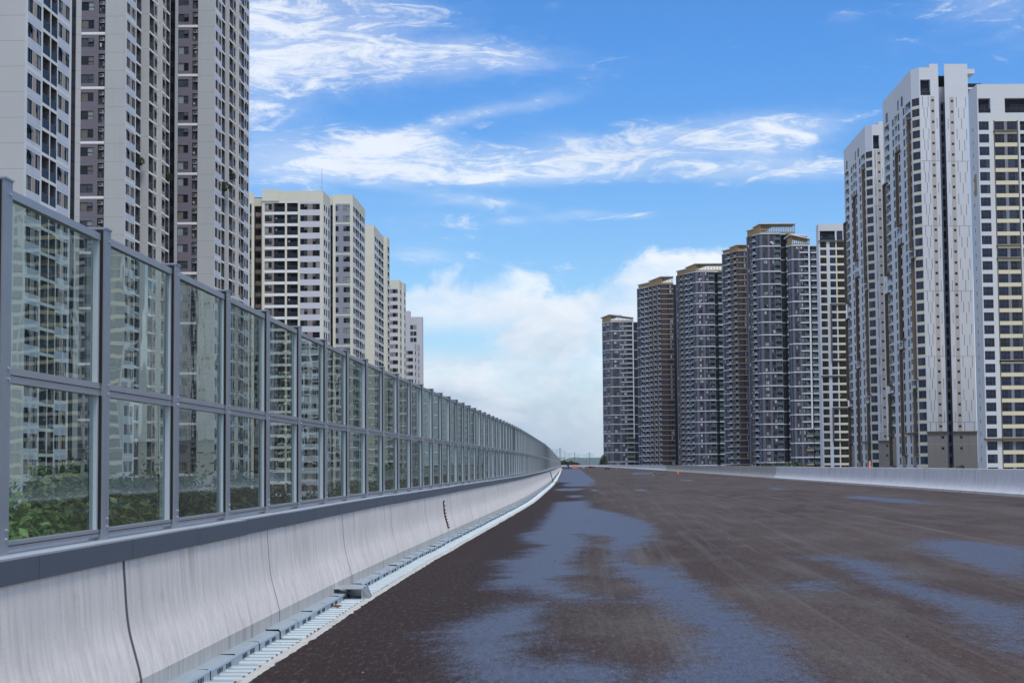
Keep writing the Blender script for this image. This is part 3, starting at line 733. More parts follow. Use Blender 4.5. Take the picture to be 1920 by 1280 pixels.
# ---- left: the three tall pale towers whose tops leave the frame
TOP = 37; z0L = GROUND+.0
bp = [(1.03,'blue_panel'),(2.07,'blue_panel'),(3.1,'blue_panel')]
wb3 = lambda m, b='white_trim': (3, 1, [(.42, b), (3.1, m)])
def winbay(w1, wi, w2, base='blue_panel', st=('vn','vm')):
    return [C(w1, base, 'window', .85, 2.62, st[0], alt=wb3(base)), C(wi, base, segs=[(.85,base),(2.62,'beige_infill'),(3.1,base)], alt=(3,1,[(.42,'white_trim'),(.85,base),(2.62,'beige_infill'),(3.1,base)])), C(w2, base, 'window', .85, 2.62, st[1], alt=wb3(base))]
bal = lambda w: C(w, 'white_trim', 'balcony', .25, 2.95, pal='M', rail='dark', ac=True, segs=[(3.1,'white_trim')])
lp = lambda px: px-600*math.tan(R(.94*(960-px)/770-.45))
A0, A1 = pt(-85, 168), pt(lp(43.5), 168); A2 = side_pt(A1, lp(131))
tA = Tower('apartment_tower', 'nearest pale apartment tower, cut off by the left edge of the photo', back([A0, A1, A2], 12), GROUND+TOP*FH, 'grey_render', 'pale apartment towers left of the road')
facade('grey_render_pair', (.47,.475,.475), 3.1, -9.0+.55, jw=.05, jd=.6)
tA.rows(0, [C(1, 'grey_render')], GROUND, TOP, FH)
tA.rows(1, [C(.8,'white_trim')]+winbay(1.6,1.2,1.5)+[C(.5,'white_trim'), bal(2.4), C(.32,'white_trim'), bal(2.1), C(.3,'white_trim')]+winbay(1.5,1.1,1.4)+[C(.7,'white_trim')], GROUND, TOP, FH)
tA.finish()
def purple_front(piers):
    a = (3, 0, [(.42,'white_trim'),(3.1,'purple_render')])
    return [C(piers, 'grey_render'), C(2.1,'purple_render','window',1.0,2.5,'vn',alt=a), C(.75,'purple_render',alt=a), C(1.05,'purple_render','niche',.42,2.92,ac=True,alt=a), C(.06,'purple_render'), C(3.4,'grey_render')]
def bay1(): return [C(.35,'white_trim'), C(1.9,'blue_panel','window',.85,2.6,'vn',alt=wb3('blue_panel')), C(1.2,'blue_panel',segs=[(.85,'blue_panel'),(2.6,'beige_infill'),(3.1,'blue_panel')],alt=(3,1,[(.42,'white_trim'),(.85,'blue_panel'),(2.6,'beige_infill'),(3.1,'blue_panel')])), C(1.8,'blue_panel','window',.85,2.6,'vm',alt=wb3('blue_panel')), C(.4,'white_trim'), bal(2.7)]
def bay2(flip=False):
    q = [C(.15,'white_trim'), bal(2.6), C(.5,'white_trim',segs=[(.35,'white_trim'),(3.1,'beige_infill')]), C(1.5,'white_trim','window',.95,2.55,'vn',segs=[(.35,'white_trim'),(3.1,'beige_infill')]), C(.3,'white_trim',segs=[(.35,'white_trim'),(3.1,'beige_infill')]), C(.3,'white_trim')]
    return q[::-1] if flip else q
def stepped(name, label, pxs, d, piers, end):
    pxs = [lp(q) for q in pxs]
    c = [pt(pxs[0], d), pt(pxs[1], d)]
    for j in range(2, len(pxs)):
        if j % 2 == 0: c.append(side_pt(c[-1], pxs[j]))
        else: c.append(Vector(((pxs[j]-960)/F*c[-1].y*math.cos(PITCH), c[-1].y)))
    t = Tower(name, label, back(c, 10), GROUND+TOP*FH, 'grey_render', 'pale apartment towers left of the road')
    t.rows(0, purple_front(piers), GROUND, TOP, FH)
    t.rows(1, bay1(), GROUND, TOP, FH); t.rows(2, [C(1,'grey_render')], GROUND, TOP, FH); t.rows(3, bay2(), GROUND, TOP, FH); t.rows(4, [C(1,'grey_render')], GROUND, TOP, FH); t.rows(5, end, GROUND, TOP, FH)
    # the dark recess between this wing and the next one back
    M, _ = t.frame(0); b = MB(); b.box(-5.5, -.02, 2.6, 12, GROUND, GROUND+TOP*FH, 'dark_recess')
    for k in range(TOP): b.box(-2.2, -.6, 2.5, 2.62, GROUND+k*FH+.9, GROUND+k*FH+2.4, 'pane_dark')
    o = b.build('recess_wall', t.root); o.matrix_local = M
    t.finish(); return t
tB = stepped('apartment_tower', 'second pale tower from the left, with a purple strip of windows on its front', [139.5, 233.5, 262, 277, 294, 301, 316.7], 236, .85, bay2(True)[:4]+[bal(2.2), C(.2,'white_trim')])
tC = stepped('apartment_tower', 'third pale tower from the left, its right edge tall against open sky', [326, 401.6, 420.2, 428, 441.5, 446, 466], 262, .6, [C(.3,'white_trim'), C(1.4,'beige_infill','window',.9,2.6,'vn',segs=[(.35,'white_trim'),(3.1,'beige_infill')]), C(.3,'white_trim',segs=[(.35,'white_trim'),(3.1,'beige_infill')]), bal(2.5), C(.3,'white_trim')]+winbay(1.2,.8,1.5)+[C(.5,'white_trim')])

# ---- left: the lower cream blocks stepping away
def floors(zroof, par): n = int((zroof-par-GROUND)/FH)+1; return n, zroof-par-n*FH
D = [pt(462, 376), pt(474.5, 376), pt(474.6, 380), pt(489.4, 380), pt(489.5, 374), pt(605, 374)]; D.append(side_pt(D[-1], 618.5))
zr = height(358, 374, 540); nD, zD = floors(zr, 2.9)
tD = Tower('apartment_block', 'cream apartment block with dark balconies and flat parapet beside the tall towers', back(D, 14), zr, 'cream_render', 'cream blocks left of the road', 'apartment block')
SB = [(.42,'white_trim'),(2.78,'brown_infill'),(3.1,'white_trim')]
bcol = lambda w, rl='dark': C(w,'white_trim','balcony',.42,2.78,pal='M',rail=rl,ac=False,segs=[(3.1,'white_trim')])
Dm = [C(.65,'cream_render'), C(1.85,'brown_infill','window',.95,2.5,'vn','M',segs=SB), C(.6,'brown_infill',segs=SB), bcol(2.85), C(.55,'cream_render'), bcol(2.85), C(.6,'cream_render'),
      C(1.9,'lilac_panel','window',.95,2.5,'vn','M'), C(1.35,'lilac_panel',segs=[(.95,'lilac_panel'),(2.5,'brown_infill'),(3.1,'lilac_panel')]), C(1.9,'lilac_panel','window',.95,2.5,'vm','M'), C(.9,'cream_render')]
tD.rows(4, Dm, zD, nD, FH); tD.plain(4, zD+nD*FH, zr, 'cream_render')
tD.rows(5, [C(.8,'white_trim'), C(1.5,'white_trim','window',.9,2.6,'vn','M'), C(.8,'white_trim'), C(1.5,'white_trim','window',.9,2.6,'vm','M'), C(1.2,'white_trim'), C(1.6,'white_trim','window',.9,2.6,'two','M',segs=[(.4,'white_trim'),(3.1,'brown_infill')]), C(.8,'white_trim')], zD, nD, FH); tD.plain(5, zD+nD*FH, zr, 'cream_render')
tD.rows(0, [C(.5,'cream_render'), C(.5,'brown_infill','window',.5,2.7,'one','M'), C(.7,'cream_render')], zD, nD, FH); tD.plain(0, zD+nD*FH, zr, 'cream_render')
tD.rows(2, [C(.25,'dark_recess'), C(1.6,'dark_recess','balcony',.25,2.9,pal='M',rail='brown',depth=1.25), C(.2,'cream_render')], zD, nD, FH); tD.plain(2, zD+nD*FH, zr-.8, 'cream_render')
for i in (1, 3): tD.plain(i, GROUND, zr, 'cream_render')
tD.boxon(4, 0, 4.4, zD+nD*FH+.2, zr+.35, .25, 'cream_render', 'parapet_panel')
tD.boxon(4, 15.8, 15.86, zr-.2, zr+6.0, .05, 'rail_metal', 'mast')
tD.finish()
E = [pt(600, 430), pt(617.8, 430), pt(623, 430), pt(623.1, 428), pt(661, 428)]; E.append(side_pt(E[-1], 673)); E.append(side_pt(E[-1], 684.4))
zr = height(365, 428, 640); nE, zE = floors(zr, 2.8)
tE = Tower('apartment_block', 'cream block with a grey window strip behind the dark balcony block', back(E, 8), zr, 'cream_render', 'cream blocks left of the road', 'apartment block')
al = (3, 1, [(.42,'cream_render'),(3.1,'slate_render')])
tE.rows(1, [C(.05,'cream_render'), C(.8,'dark_recess','balcony',.35,2.95,pal='M')], zE, nE, FH); tE.plain(1, zE+nE*FH, zr, 'cream_render')
tE.plain(0, GROUND, zr, 'cream_render'); tE.plain(2, GROUND, zr, 'cream_render')
tE.rows(3, [C(.8,'cream_render'), C(.92,'slate_render','window',.9,2.45,'vn','M',alt=al), C(1.45,'slate_render',alt=al), C(1.95,'slate_render','window',.9,2.45,'vm','M',alt=al), C(.85,'cream_render')], zE, nE, FH); tE.plain(3, zE+nE*FH, zr, 'cream_render')
sidecols = lambda: [C(.7,'white_trim'), C(1.5,'white_trim','window',.9,2.6,'vn','M'), C(.9,'white_trim',segs=[(.9,'white_trim'),(2.6,'beige_infill'),(3.1,'white_trim')]), C(1.4,'white_trim','window',.9,2.6,'vm','M'), C(.4,'white_trim'), bcol(2.6), C(.35,'white_trim'), bcol(2.4), C(.5,'white_trim')]
tE.rows(4, sidecols(), zE, nE, FH); tE.plain(4, zE+nE*FH, zr, 'cream_render')
tE.rows(5, [C(.4,'white_trim'), bcol(2.3), C(.5,'white_trim')]+sidecols()[1:4]+[C(.8,'white_trim')], zE, nE, FH); tE.plain(5, zE+nE*FH, zr, 'cream_render')
tE.finish()
def minor(label, pxs, d, top, cols, side, wallm, par=2.6, grp='cream blocks left of the road', ret=None):
    v = [pt(pxs[0], d), pt(pxs[1], d)]
    for j in range(2, len(pxs)):
        if ret and j == ret: v.append(Vector(((pxs[j]-960)/F*v[-1].y*math.cos(PITCH), v[-1].y)))
        else: v.append(side_pt(v[-1], pxs[j]))
    zr = height(top, d, pxs[1]); n, z0 = floors(zr, par)
    t = Tower('apartment_block', label, back(v, 8), zr, wallm, grp, 'apartment block')
    t.rows(0, cols, z0, n, FH); t.plain(0, z0+n*FH, zr, wallm)
    for j in range(1, len(pxs)-1):
        if ret and j == ret-1: t.plain(j, GROUND, zr, wallm); continue
        t.rows(j, side[(j-1) % len(side)], z0, n, FH); t.plain(j, z0+n*FH, zr, wallm)
    t.finish(); return t
minor('cream block with a blank front wall, between the grey strip block and the far blocks', [672, 701, 719.5, 726, 730.5], 492, 422, [C(1,'cream_render')], [sidecols(), None, [C(.5,'white_trim'), bcol(2.2), C(.6,'white_trim')]], 'cream_render', 3.0, ret=3)
wb = lambda wm_, bm: [C(.3,wm_,segs=[(.9,wm_),(2.5,bm),(3.1,wm_)]), C(2.6,wm_,segs=[(.9,wm_),(2.5,bm),(3.1,wm_)]), C(2.0,wm_,'window',.9,2.5,'vn','M'), C(.7,'cream_render' if wm_ == 'lilac_panel' else wm_)]
s1 = [C(.6,'white_trim'), C(1.5,'white_trim','window',.8,2.6,'two','M'), C(.6,'white_trim')]
minor('small cream block with brown window bands, fifth in the cream row', [722, 749, 753.5, 757, 760.8], 555, 525, wb('lilac_panel','brown_infill'), [s1, None, s1], 'cream_render', 3.0, ret=3)
minor('lowest pale block at the far end of the left row, brown window bands', [752, 777, 780.5, 783, 786.8], 621, 642, wb('pale_grey','brown_infill'), [s1, None, s1], 'pale_grey', 3.0, ret=3)
farb = [C(1.2,'pale_grey'), C(1.5,'pale_grey','window',.5,2.6,'two','M'), C(.15,'pale_grey'), C(1.5,'pale_grey','window',.5,2.6,'one','M'), C(3.0,'pale_grey')]
tH = minor('grey white slab block standing behind the lowest block, mostly blank wall', [757, 792, 793.4], 694, 594, [C(3.2,'pale_grey')]+farb[1:], [[C(1,'pale_grey')]], 'pale_grey', 3.5)
M, Lg = tH.frame(0); tH.extra = []; b = MB(); b.box(0, 3.0, -.4, 6, GROUND+9, height(583, 694, 765), 'pale_grey'); o = b.build('stair_tower', tH.root); o.matrix_local = M

# ---- right: dark towers with white and gold bands
def dark_tower(label, corner_px, d, left_px, front_px, ztop_py, gold, rec_px=None, sub_px=None, crown=8.0, ang=26.0, narrow=2.6, lowstart=.32, crown_low=4.5, slope=0.0, narrowonly=False):
    c = pt(corner_px, d); l = left_pt(c, left_px, ang); v = [l, c, pt(front_px, d)]
    if rec_px: v += [pt(front_px+.05, d+4), pt(rec_px, d+4)]
    if sub_px: v += [pt(rec_px+.05, d+1.0), pt(sub_px, d+1.0)]
    zr = height(ztop_py, d, corner_px); n = int((zr-GROUND)/FH)+1; z0 = zr-n*FH
    poly = v + [v[-1]+Vector((4, 22)), l+Vector((8, 24))]
    t = Tower('apartment_tower', label, poly, zr, 'charcoal', 'dark banded towers right of the road')
    Ll = (c-l).length; bs = lambda w, rl='sky': C(w,'charcoal','balcony',.15,2.85,pal='D',rail=rl,depth=1.0)
    w_ = lambda w, st='vn': C(w,'charcoal_panel','window',.85,2.35,st,'D')
    if narrowonly: lc = [C(.5,'charcoal_light'), C(1.2,'charcoal','window',.7,2.4,'one','D'), C(.9,'blue_grey_side'), C(1.2,'charcoal','window',.7,2.4,'one','D'), C(.8,'charcoal_light')]
    else:
        lc = [C(.9,'blue_grey_side'), C(1.1,'charcoal','window',.7,2.4,'one','D'), C(.9,'charcoal')]
        m = max(1, round((Ll-narrow-3)/5.0))
        for j in range(m): lc += [C(.35,'blue_grey_side'), w_(.95,'one'), C(.35,'blue_grey_side'), bs(2.1), C(.25,'blue_grey_side'), w_(.95,'two'), C(.3,'navy_recess')]
        if not gold: lc += [C(.6,'blue_grey_side'), C(1.0,'charcoal','window',.7,2.4,'one','D'), C(.9,'blue_grey_side')]
    t.rows(0, lc, z0, n, FH)
    Lf = (v[2]-c).length
    if gold: fc = [C(Lf*.50,'charcoal_panel'), C(Lf*.13,'navy_recess'), C(Lf*.06,'charcoal'), C(Lf*.24,'charcoal_panel','window',.6,2.5,'vn','D'), C(Lf*.07,'charcoal')]
    else:
        fc = [C(1.0,'charcoal_light'), C(.55,'charcoal'), C(2.0,'charcoal_panel','window',.75,2.4,'vn','D'), C(.3,'charcoal'), C(1.15,'charcoal_light'), C(.3,'charcoal'), C(2.0,'charcoal_panel','window',.75,2.4,'vm','D'), C(.3,'charcoal_light'), bs(2.9,'green'), C(.3,'charcoal_light')]
    t.rows(1, fc, z0, n, FH)
    if rec_px: t.rows(3, [C(1,'navy_recess')], z0, n, FH); t.plain(2, GROUND, zr, 'navy_recess')
    if sub_px: t.rows(5, [bs(2.9,'green'), C(.3,'charcoal_light')], z0, n, FH); t.plain(4, GROUND, zr, 'charcoal')
    low = n-int(n*lowstart)
    for k in range(n+1):
        z = z0+k*FH; top = k == n; zz = k > int(n*.27)
        if gold:
            t.band(1, z-.25, .45, .18, 'gold_band'); 
            t.band(0, z-.25, .45, .16, 'gold_band', Ll*.5, Ll)
            if (k-n) % 2 == 0: t.band(0, z-.25, .45, .24, 'white_band', 0, Ll*.5)
            else: t.band(0, z-.22, .4, .20, 'white_band', Ll*.2, Ll*.5)
        else:
            if (k-n) % 2 == 0:
                t.band(1, z-.25, .50, .16, 'white_band'); t.band(0, z-.25, .46, .14, 'white_band', Ll*.72 if not narrowonly else 0, Ll)
                if rec_px: t.band(3, z-.2, .4, .1, 'white_band')
                if sub_px: t.band(5, z-.25, .5, .15, 'white_band')
            elif narrowonly and zz: t.band(1, z-.28, .5, .2, 'white_band', Lf*.42, Lf); (t.band(5, z-.28, .5, .2, 'white_band') if sub_px else None)
            elif narrowonly: t.band(1, z-.28, .5, .2, 'gold_band', Lf*.62, Lf)
            if not narrowonly: t.band(0, z-.22, .36, .13, 'gold_band', 2.6, Ll*.42); (t.band(0, z-.22, .36, .13, 'white_band', Ll*.42, Ll*.72))
    if narrowonly and rec_px: t.boxon(1, Lf-.75, Lf-.02, z0+int(n*.27)*FH, zr-.02, .3, 'white_band', 'white_frame')
    # crown: gold screen walls under a thin pale slab, slats along the front
    def crown_part(i, u0, u1, h0, h1, slats, over=.9):
        M, Lg = t.frame(i); u0 *= Lg; u1 *= Lg; b = MB(); th = .45
        zb = zr
        if slats:
            b.box(u0, u1, .2, .5, zb, zb+.9, 'gold', True)
            m = max(3, int((u1-u0)/.85))
            for k in range(m+1):
                u = u0+(u1-u0-.28)*k/m; hh = h0+(h1-h0)*(u-u0)/(u1-u0); b.box(u, u+.28, .15, .6, zb+.9, zb+hh, 'gold')
            o = b.build('roof_slats', t.root); o.matrix_local = M; o['kind'] = 'stuff'
        else:
            bb = MB(); 
            for y in (.1, .5): bb.poly([(u0,y,zb),(u1,y,zb),(u1,y,zb+h1),(u0,y,zb+h0)], 'gold')
            bb.poly([(u0,.1,zb),(u0,.5,zb),(u0,.5,zb+h0),(u0,.1,zb+h0)], 'gold'); bb.poly([(u1,.1,zb),(u1,.5,zb),(u1,.5,zb+h1),(u1,.1,zb+h1)], 'gold')
            o = bb.build('roof_screen', t.root); o.matrix_local = M
        s_ = MB(); dp = 9.0
        lo = [(u0-over,-over,h0),(u1+over*.2,-over,h1),(u1+over*.2,dp,h1),(u0-over,dp,h0)]
        s_.poly([(x,y,zb+h) for x,y,h in lo], 'gold'); s_.poly([(x,y,zb+h+th) for x,y,h in lo], 'white_band')
        for a, c_ in ((0,1),(1,2),(2,3),(3,0)):
            p, q = lo[a], lo[c_]; s_.quad((p[0],p[1],zb+p[2]),(q[0],q[1],zb+q[2]),(q[0],q[1],zb+q[2]+th),(p[0],p[1],zb+p[2]+th),'white_band')
        o = s_.build('roof_slab', t.root); o.matrix_local = M
    if narrowonly: crown_part(0, .0, 1.0, crown*.72, crown, False); crown_part(1, 0.0, 1.0, crown, crown*slope if slope else crown, True)
    else:
        crown_part(0, .06, .52, crown_low, crown_low, False, .5); crown_part(0, .52, 1.0, crown_low+.8, crown, False, .5); crown_part(1, 0.0, (sub_px+8-corner_px)/(front_px-corner_px) if sub_px else 1.0, crown, crown, True, .7)
    t.finish(); return t
dark_tower('lone dark tower at the far end of the right row, sloping gold canopy roof', 1146.5, 943, 1130.7, 1189.7, 603, False, 1197, None, crown=4.6, narrowonly=True, slope=.5)
dark_tower('dark tower with gold bands and a low gold crown, second from the far end', 1243, 870, 1197.2, 1266, 532, True, 1271, None, crown=4.2, crown_low=2.2)
dark_tower('dark tower with white bands and wide gold slatted crown, third from the far end', 1309, 817, 1271, 1343.5, 509, False, 1350, 1358.5, crown=4.3, crown_low=2.5)
dark_tower('narrow dark tower with gold bands left of the tallest gold crown', 1389, 740, 1358.5, 1405, 470, True, 1406.5, None, crown=2.9, crown_low=1.6)
dark_tower('tallest dark tower, its big gold slatted crown topping the right row', 1432, 690, 1405.5, 1470, 438, False, 1480, 1490, crown=4.6, crown_low=2.8)
dark_tower('nearest dark tower, with a tilted gold canopy, beside the white yellow block', 1491, 621, 1482, 1525, 460, False, 1526.5, 1538, crown=4.6, narrowonly=True, slope=.55)

# ---- right: white towers
def wwin(w, sp='white_wall', st='grid', v0=.75, v1=2.95): return C(w, sp, 'window', v0, v1, st, 'W')
FW = 3.2
def white_top(t, edges, zr, z1, mat='white_wall'):
    for i in edges: t.plain(i, z1, zr, mat)
c = pt(1542, 550); l = side_pt(c, 1537.5, .04); r_ = pt(1593, 550)
zr = height(420, 550, 1540); n1 = int((zr-6.9-GROUND)/FH)+1; z1 = zr-6.9-n1*FH
t = Tower('apartment_tower', 'white tower with yellow spandrels squeezed between dark and white towers', [l, c, r_, r_+Vector((6,16)), l+Vector((5,16))], zr, 'white_side', 'white towers right of the road')
t.rows(0, [C(1,'white_side')], z1, n1, FH); t.plain(0, z1+n1*FH, zr, 'white_side')
t.rows(1, [C(.55,'white_wall'), wwin(2.45,'yellow_panel',v0=.75,v1=3.0), C(1.3,'white_wall'), wwin(2.3,v0=.75,v1=3.0), C(.5,'white_wall',segs=[(3.1,'yellow_panel')]), C(3.1,'yellow_panel','balcony',.75,3.0,pal='W',rail='dark',depth=.8), C(.4,'white_wall')], z1, n1, FH)
zt = z1+n1*FH
t.rows(1, [C(.5,'white_wall'), C(5.9,'white_wall','balcony',.5,4.2,pal='W',rail='dark',depth=1.6), C(.6,'white_wall'), C(2.3,'white_wall','window',.5,4.2,'grid','W'), C(1.1,'white_wall')], zt, 1, 6.9)
t.boxon(1, 0, 10.4, zt+.05, zt+.4, .5, 'bronze', 'bronze_ledge')
for a, b_, u0, u1 in ((.56,.76,4.1,10.2), (.22,.36,4.1,10.2)):
    za, zb = z1+int(n1*a)*FH+.1, z1+int(n1*b_)*FH+.1
    t.boxon(1, u0, u0+.45, za, zb, .45, 'bronze', 'bronze_frame'); t.boxon(1, u0, u1, zb, zb+.4, .5, 'bronze', 'bronze_frame'); t.boxon(1, u0, u1, za-.4, za, .5, 'bronze', 'bronze_frame')
for f in (.48, .12): t.boxon(1, 0, 10.4, z1+int(n1*f)*FH, z1+int(n1*f)*FH+.4, .55, 'bronze', 'bronze_ledge')
t.finish()

def panel_front(t, i, z0, n, strip_u, wd):
    """blank white panel wall: staggered vertical grooves and one strip of small square windows"""
    M, Lg = t.frame(i)
    a = max(.3, strip_u-.65); 
    t.rows(i, [C(a,'white_wall'), C(.35,'taupe_strip'), C(.75,'taupe_strip','window',1.6,2.35,'two','W'), C(.2,'taupe_strip'), C(max(.3, Lg-a-1.3),'white_wall')], z0, n, FW)
    g = MB(); left = strip_u > Lg/2
    s0, s1 = (.6, a-.3) if left else (a+1.6, Lg-.3); w_ = s1-s0
    pats = [(.5,), (.28,.72), (.12,.88)]
    for k in range(n):
        for f in pats[k % 3]: g.box(s0+w_*f-.07, s0+w_*f+.07, -.03, .01, z0+k*FW+.05, z0+(k+1)*FW-.05, 'slot_grey')
        if k % 3 == 0:
            u = a+1.9 if left else a-.5
            if 0.2 < u < Lg-.2: g.box(u-.06, u+.06, -.03, .01, z0+k*FW+.05, z0+(k+1)*FW-.05, 'slot_grey')
    for k in range(0, n, 6): g.box(0, Lg, -.02, .01, z0+k*FW-.04, z0+k*FW+.04, 'slot_grey')
    o = g.build('panel_groove', t.root); o.matrix_local = M; o['kind'] = 'stuff'
def long_side(deep):
    y = 'yellow_panel'; sp = [(.75,y),(3.2,'white_side')]
    b_ = lambda w: C(w,'white_side','balcony',.35,2.95,pal='W',rail='sky',depth=1.1,segs=[(.35,y),(3.2,'white_side')])
    wn_ = lambda w: C(w,'white_side','window',.55,2.75,'two','W')
    q = [C(1.2,'white_side'), b_(3.6), wn_(1.3), C(3.4,'white_side'), wn_(1.6), C(.8,'white_side'), b_(2.6), C(.7,'white_side'), wn_(1.6), C(2.6,'white_side'), C(1.0,'blue_panel'), wn_(1.6), C(.7,'white_side'), b_(3.6), wn_(1.3), C(.9,'white_side')]
    return q
def white_tower(label, corner, far_px, d, panels, top_py, hd=.04):
    c = pt(corner, d); ch = 2.3
    c0 = Vector((c.x-.1, c.y+ch)); c1 = Vector((c.x+ch*.75, c.y)); l = side_pt(Vector((c0.x, c0.y)), far_px, hd)
    v = [l, c0, c1]; edges = []
    p = panels[0]; v.append(pt(p[1], d)); 
    if len(panels) > 1:
        q = panels[1]; v += [pt(p[1]+.05, d+7), pt(q[0], d+7), pt(q[0]+.05, d+1.0), pt(q[1], d+1.0)]
    zr = height(top_py, d, corner); par = 8.6; n = int((zr-par-GROUND)/FW); z0 = zr-par-n*FW
    t = Tower('apartment_tower', label, v+[v[-1]+Vector((2,40)), l+Vector((6,14))], zr, 'white_side', 'white towers right of the road')
    nb = 2 + int((2-z0)/FW)                   # podium storeys, taupe
    t.rows(0, long_side(0), z0, n, FW); 
    t.rows(1, [C(.15,'white_side'), C(2.4,'white_side','window',.6,2.85,'two','W',segs=[(.6,'yellow_panel'),(3.2,'white_side')]), C(.15,'white_side')], z0, n, FW)
    panel_front(t, 2, z0, n, (v[3]-v[2]).length-1.9, 0)
    zt = z0+n*FW
    t.plain(1, zt, zr, 'white_side')
    t.rows(0, [C(3,'white_side'), C(2.4,'white_side','window',.5,3.6,'two','W'), C(10,'white_side'), C(1.6,'white_side','window',.5,3.6,'one','W'), C(2,'white_side'), C(2.0,'white_side','window',.5,3.6,'two','W'), C(8,'white_side')], zt, 1, par)
    Lp = (v[3]-v[2]).length
    t.rows(2, [C(.3,'white_wall'), C(Lp*.52,'white_wall','balcony',.3,5.0,pal='W',rail='dark',depth=2.2), C(Lp*.48-.3,'white_wall')], zt, 1, par)
    t.boxon(2, Lp*.55, Lp, zr-.01, zr+1.1, -.05, 'white_wall', 'parapet_panel', 6)
    if len(panels) > 1:
        t.plain(3, GROUND, zr, 'white_side'); t.rows(4, [C(.5,'white_side'), C(.8,'grey_mullion_wall','window',.5,2.7,'one','W'), C(.5,'grey_mullion_wall')], z0, n, FW); t.plain(4, zt, zr-4, 'white_side')
        t.rows(5, [C(1.5,'white_side'), C(.8,'white_side','window',.6,2.6,'one','W'), C(3.5,'white_side')], z0, n, FW); t.plain(5, zt, zr, 'white_wall')
        panel_front(t, 6, z0, n, 2.0, 0); t.plain(6, zt, zr+1.3, 'white_wall')
        L6 = (v[7]-v[6]).length
        t.boxon(6, L6-.3, L6+4.2, zt+2.4, zt+2.9, -.3, 'white_wall', 'roof_terrace', 6); t.boxon(6, L6, L6+4.1, zt+2.9, zt+4.1, -.4, 'rail_dark', 'terrace_railing', .5)
        t.boxon(6, L6, L6+2.2, zr-1.6, zr-.2, -.2, 'white_wall', 'roof_eave', 5)
    Ls = (c0-l).length
    kk = lambda f: z0+int(n*f)*FW+.2
    for u, a, b_ in ((.02,.60,.86),(.02,.30,.545),(.50,.70,.90),(.53,.40,.66),(.50,.10,.37),(.06,.08,.27),(.93,.62,.97),(.96,.28,.60),(.93,.10,.25)):
        t.boxon(0, Ls*u, Ls*u+.7, kk(a), kk(b_), .9, 'bronze', 'bronze_frame')
        t.boxon(0, Ls*u, Ls*u+(4.5 if u < .9 else 2.2), kk(b_), kk(b_)+.4, .9, 'bronze', 'bronze_frame'); t.boxon(0, Ls*u, Ls*u+(4.5 if u < .9 else 2.2), kk(a)-.35, kk(a)-.002, .9, 'bronze', 'bronze_frame')
    # taupe podium, two storeys over the barrier line
    zp = z0+math.ceil((EYE+5.2-z0)/FW)*FW
    for i in ([2, 6] if len(panels) > 1 else [2]):
        M, Lg = t.frame(i); t.boxon(i, -.1, Lg+.02, GROUND, zp, .14, 'taupe', 'podium_wall'); t.boxon(i, -.3, Lg+.04, zp, zp+.55, .5, 'bronze', 'podium_ledge')
        for kq in range(2):
            for f in (.32, .62): t.boxon(i, Lg*f+kq*.3, Lg*f+kq*.3+.09, zp-(kq+1)*FW+.1, zp-kq*FW-.1, .16, 'slot_grey', 'podium_joint')
            uw = Lg-1.7 if i == 2 else 1.9
            t.boxon(i, uw, uw+.75, zp-(kq+1)*FW+1.6, zp-(kq+1)*FW+2.35, .155, 'pane_navy', 'podium_window')
        t.boxon(i, 0, Lg, zp-FW-.04, zp-FW+.04, .15, 'taupe_strip', 'podium_joint')
    for u0, u1 in ((.10,.22),(.44,.56),(.8,.9)): t.boxon(0, Ls*u0, Ls*u1, GROUND, zp-.6, .1, 'taupe', 'podium_wall')
    for u0, u1 in ((0,.16),(.62,.98)): t.boxon(0, Ls*u0, Ls*u1, zp-.1, zp+.4, .8, 'bronze', 'podium_ledge')
    t.finish(); return t
white_tower('slim white tower with one blank grooved panel, left of the tallest white tower', 1638, 1593, 478, [(1638, 1670)], 234)
white_tower('tallest white tower on the right, two grooved blank panels and bronze frames', 1728.5, 1669, 414, [(1729, 1776), (1787.5, 1832)], 127)
c = pt(1849, 352); l = side_pt(c, 1833, .04); zr = height(158, 352, 1850); par = 9.2; n4 = int((zr-par-GROUND)/FW); z4 = zr-par-n4*FW; r_ = pt(2210, 352)
t = Tower('apartment_tower', 'nearest white tower with yellow spandrels, cut off by the right edge of the photo', [l, c, r_, r_+Vector((4,15)), l+Vector((6,15))], zr, 'white_side', 'white towers right of the road')
t.rows(0, [C(2.5,'white_side'), C(.5,'white_side','window',1.2,2.2,'one','W'), C(4,'white_side')], z4, n4, FW); t.plain(0, z4+n4*FW, zr, 'white_side')
yb = [(.75,'yellow_panel'),(3.2,'bronze')]
unit = [wwin(2.5), C(1.15,'white_wall'), C(.28,'bronze'), C(2.4,'yellow_panel','window',.72,2.95,'grid','W'), C(.72,'yellow_panel',segs=[(.72,'yellow_panel'),(2.95,'grey_mullion_wall'),(3.2,'yellow_panel')]), C(2.5,'yellow_panel','window',.72,2.95,'grid','W'), C(.28,'bronze'), C(.45,'white_wall'), C(3.2,'white_wall','balcony',.6,2.95,pal='W',rail='dark',depth=.9), C(.8,'white_wall')]
t.rows(1, [C(.25,'white_wall')]+unit*3+unit[:2], z4, n4, FW, scale=False)
M, Lg = t.frame(1); ul = sum(q['w'] for q in unit); zt = z4+n4*FW
used = .25+3*ul+unit[0]['w']+unit[1]['w']
if Lg > used: t.wall.quad(*[tuple(M @ Vector(p)) for p in ((used,0,GROUND),(Lg,0,GROUND),(Lg,0,zr),(used,0,zr))], 'white_wall')
pent = [C(.25,'white_wall'), C(2.9,'white_wall','balcony',1.9,5.6,pal='W',rail='dark',depth=1.8), C(3.4,'white_wall'), C(5.5,'white_wall','balcony',1.9,5.6,pal='W',rail='dark',depth=1.8), C(3.0,'white_wall')]
t.rows(1, pent*3, zt, 1, par)
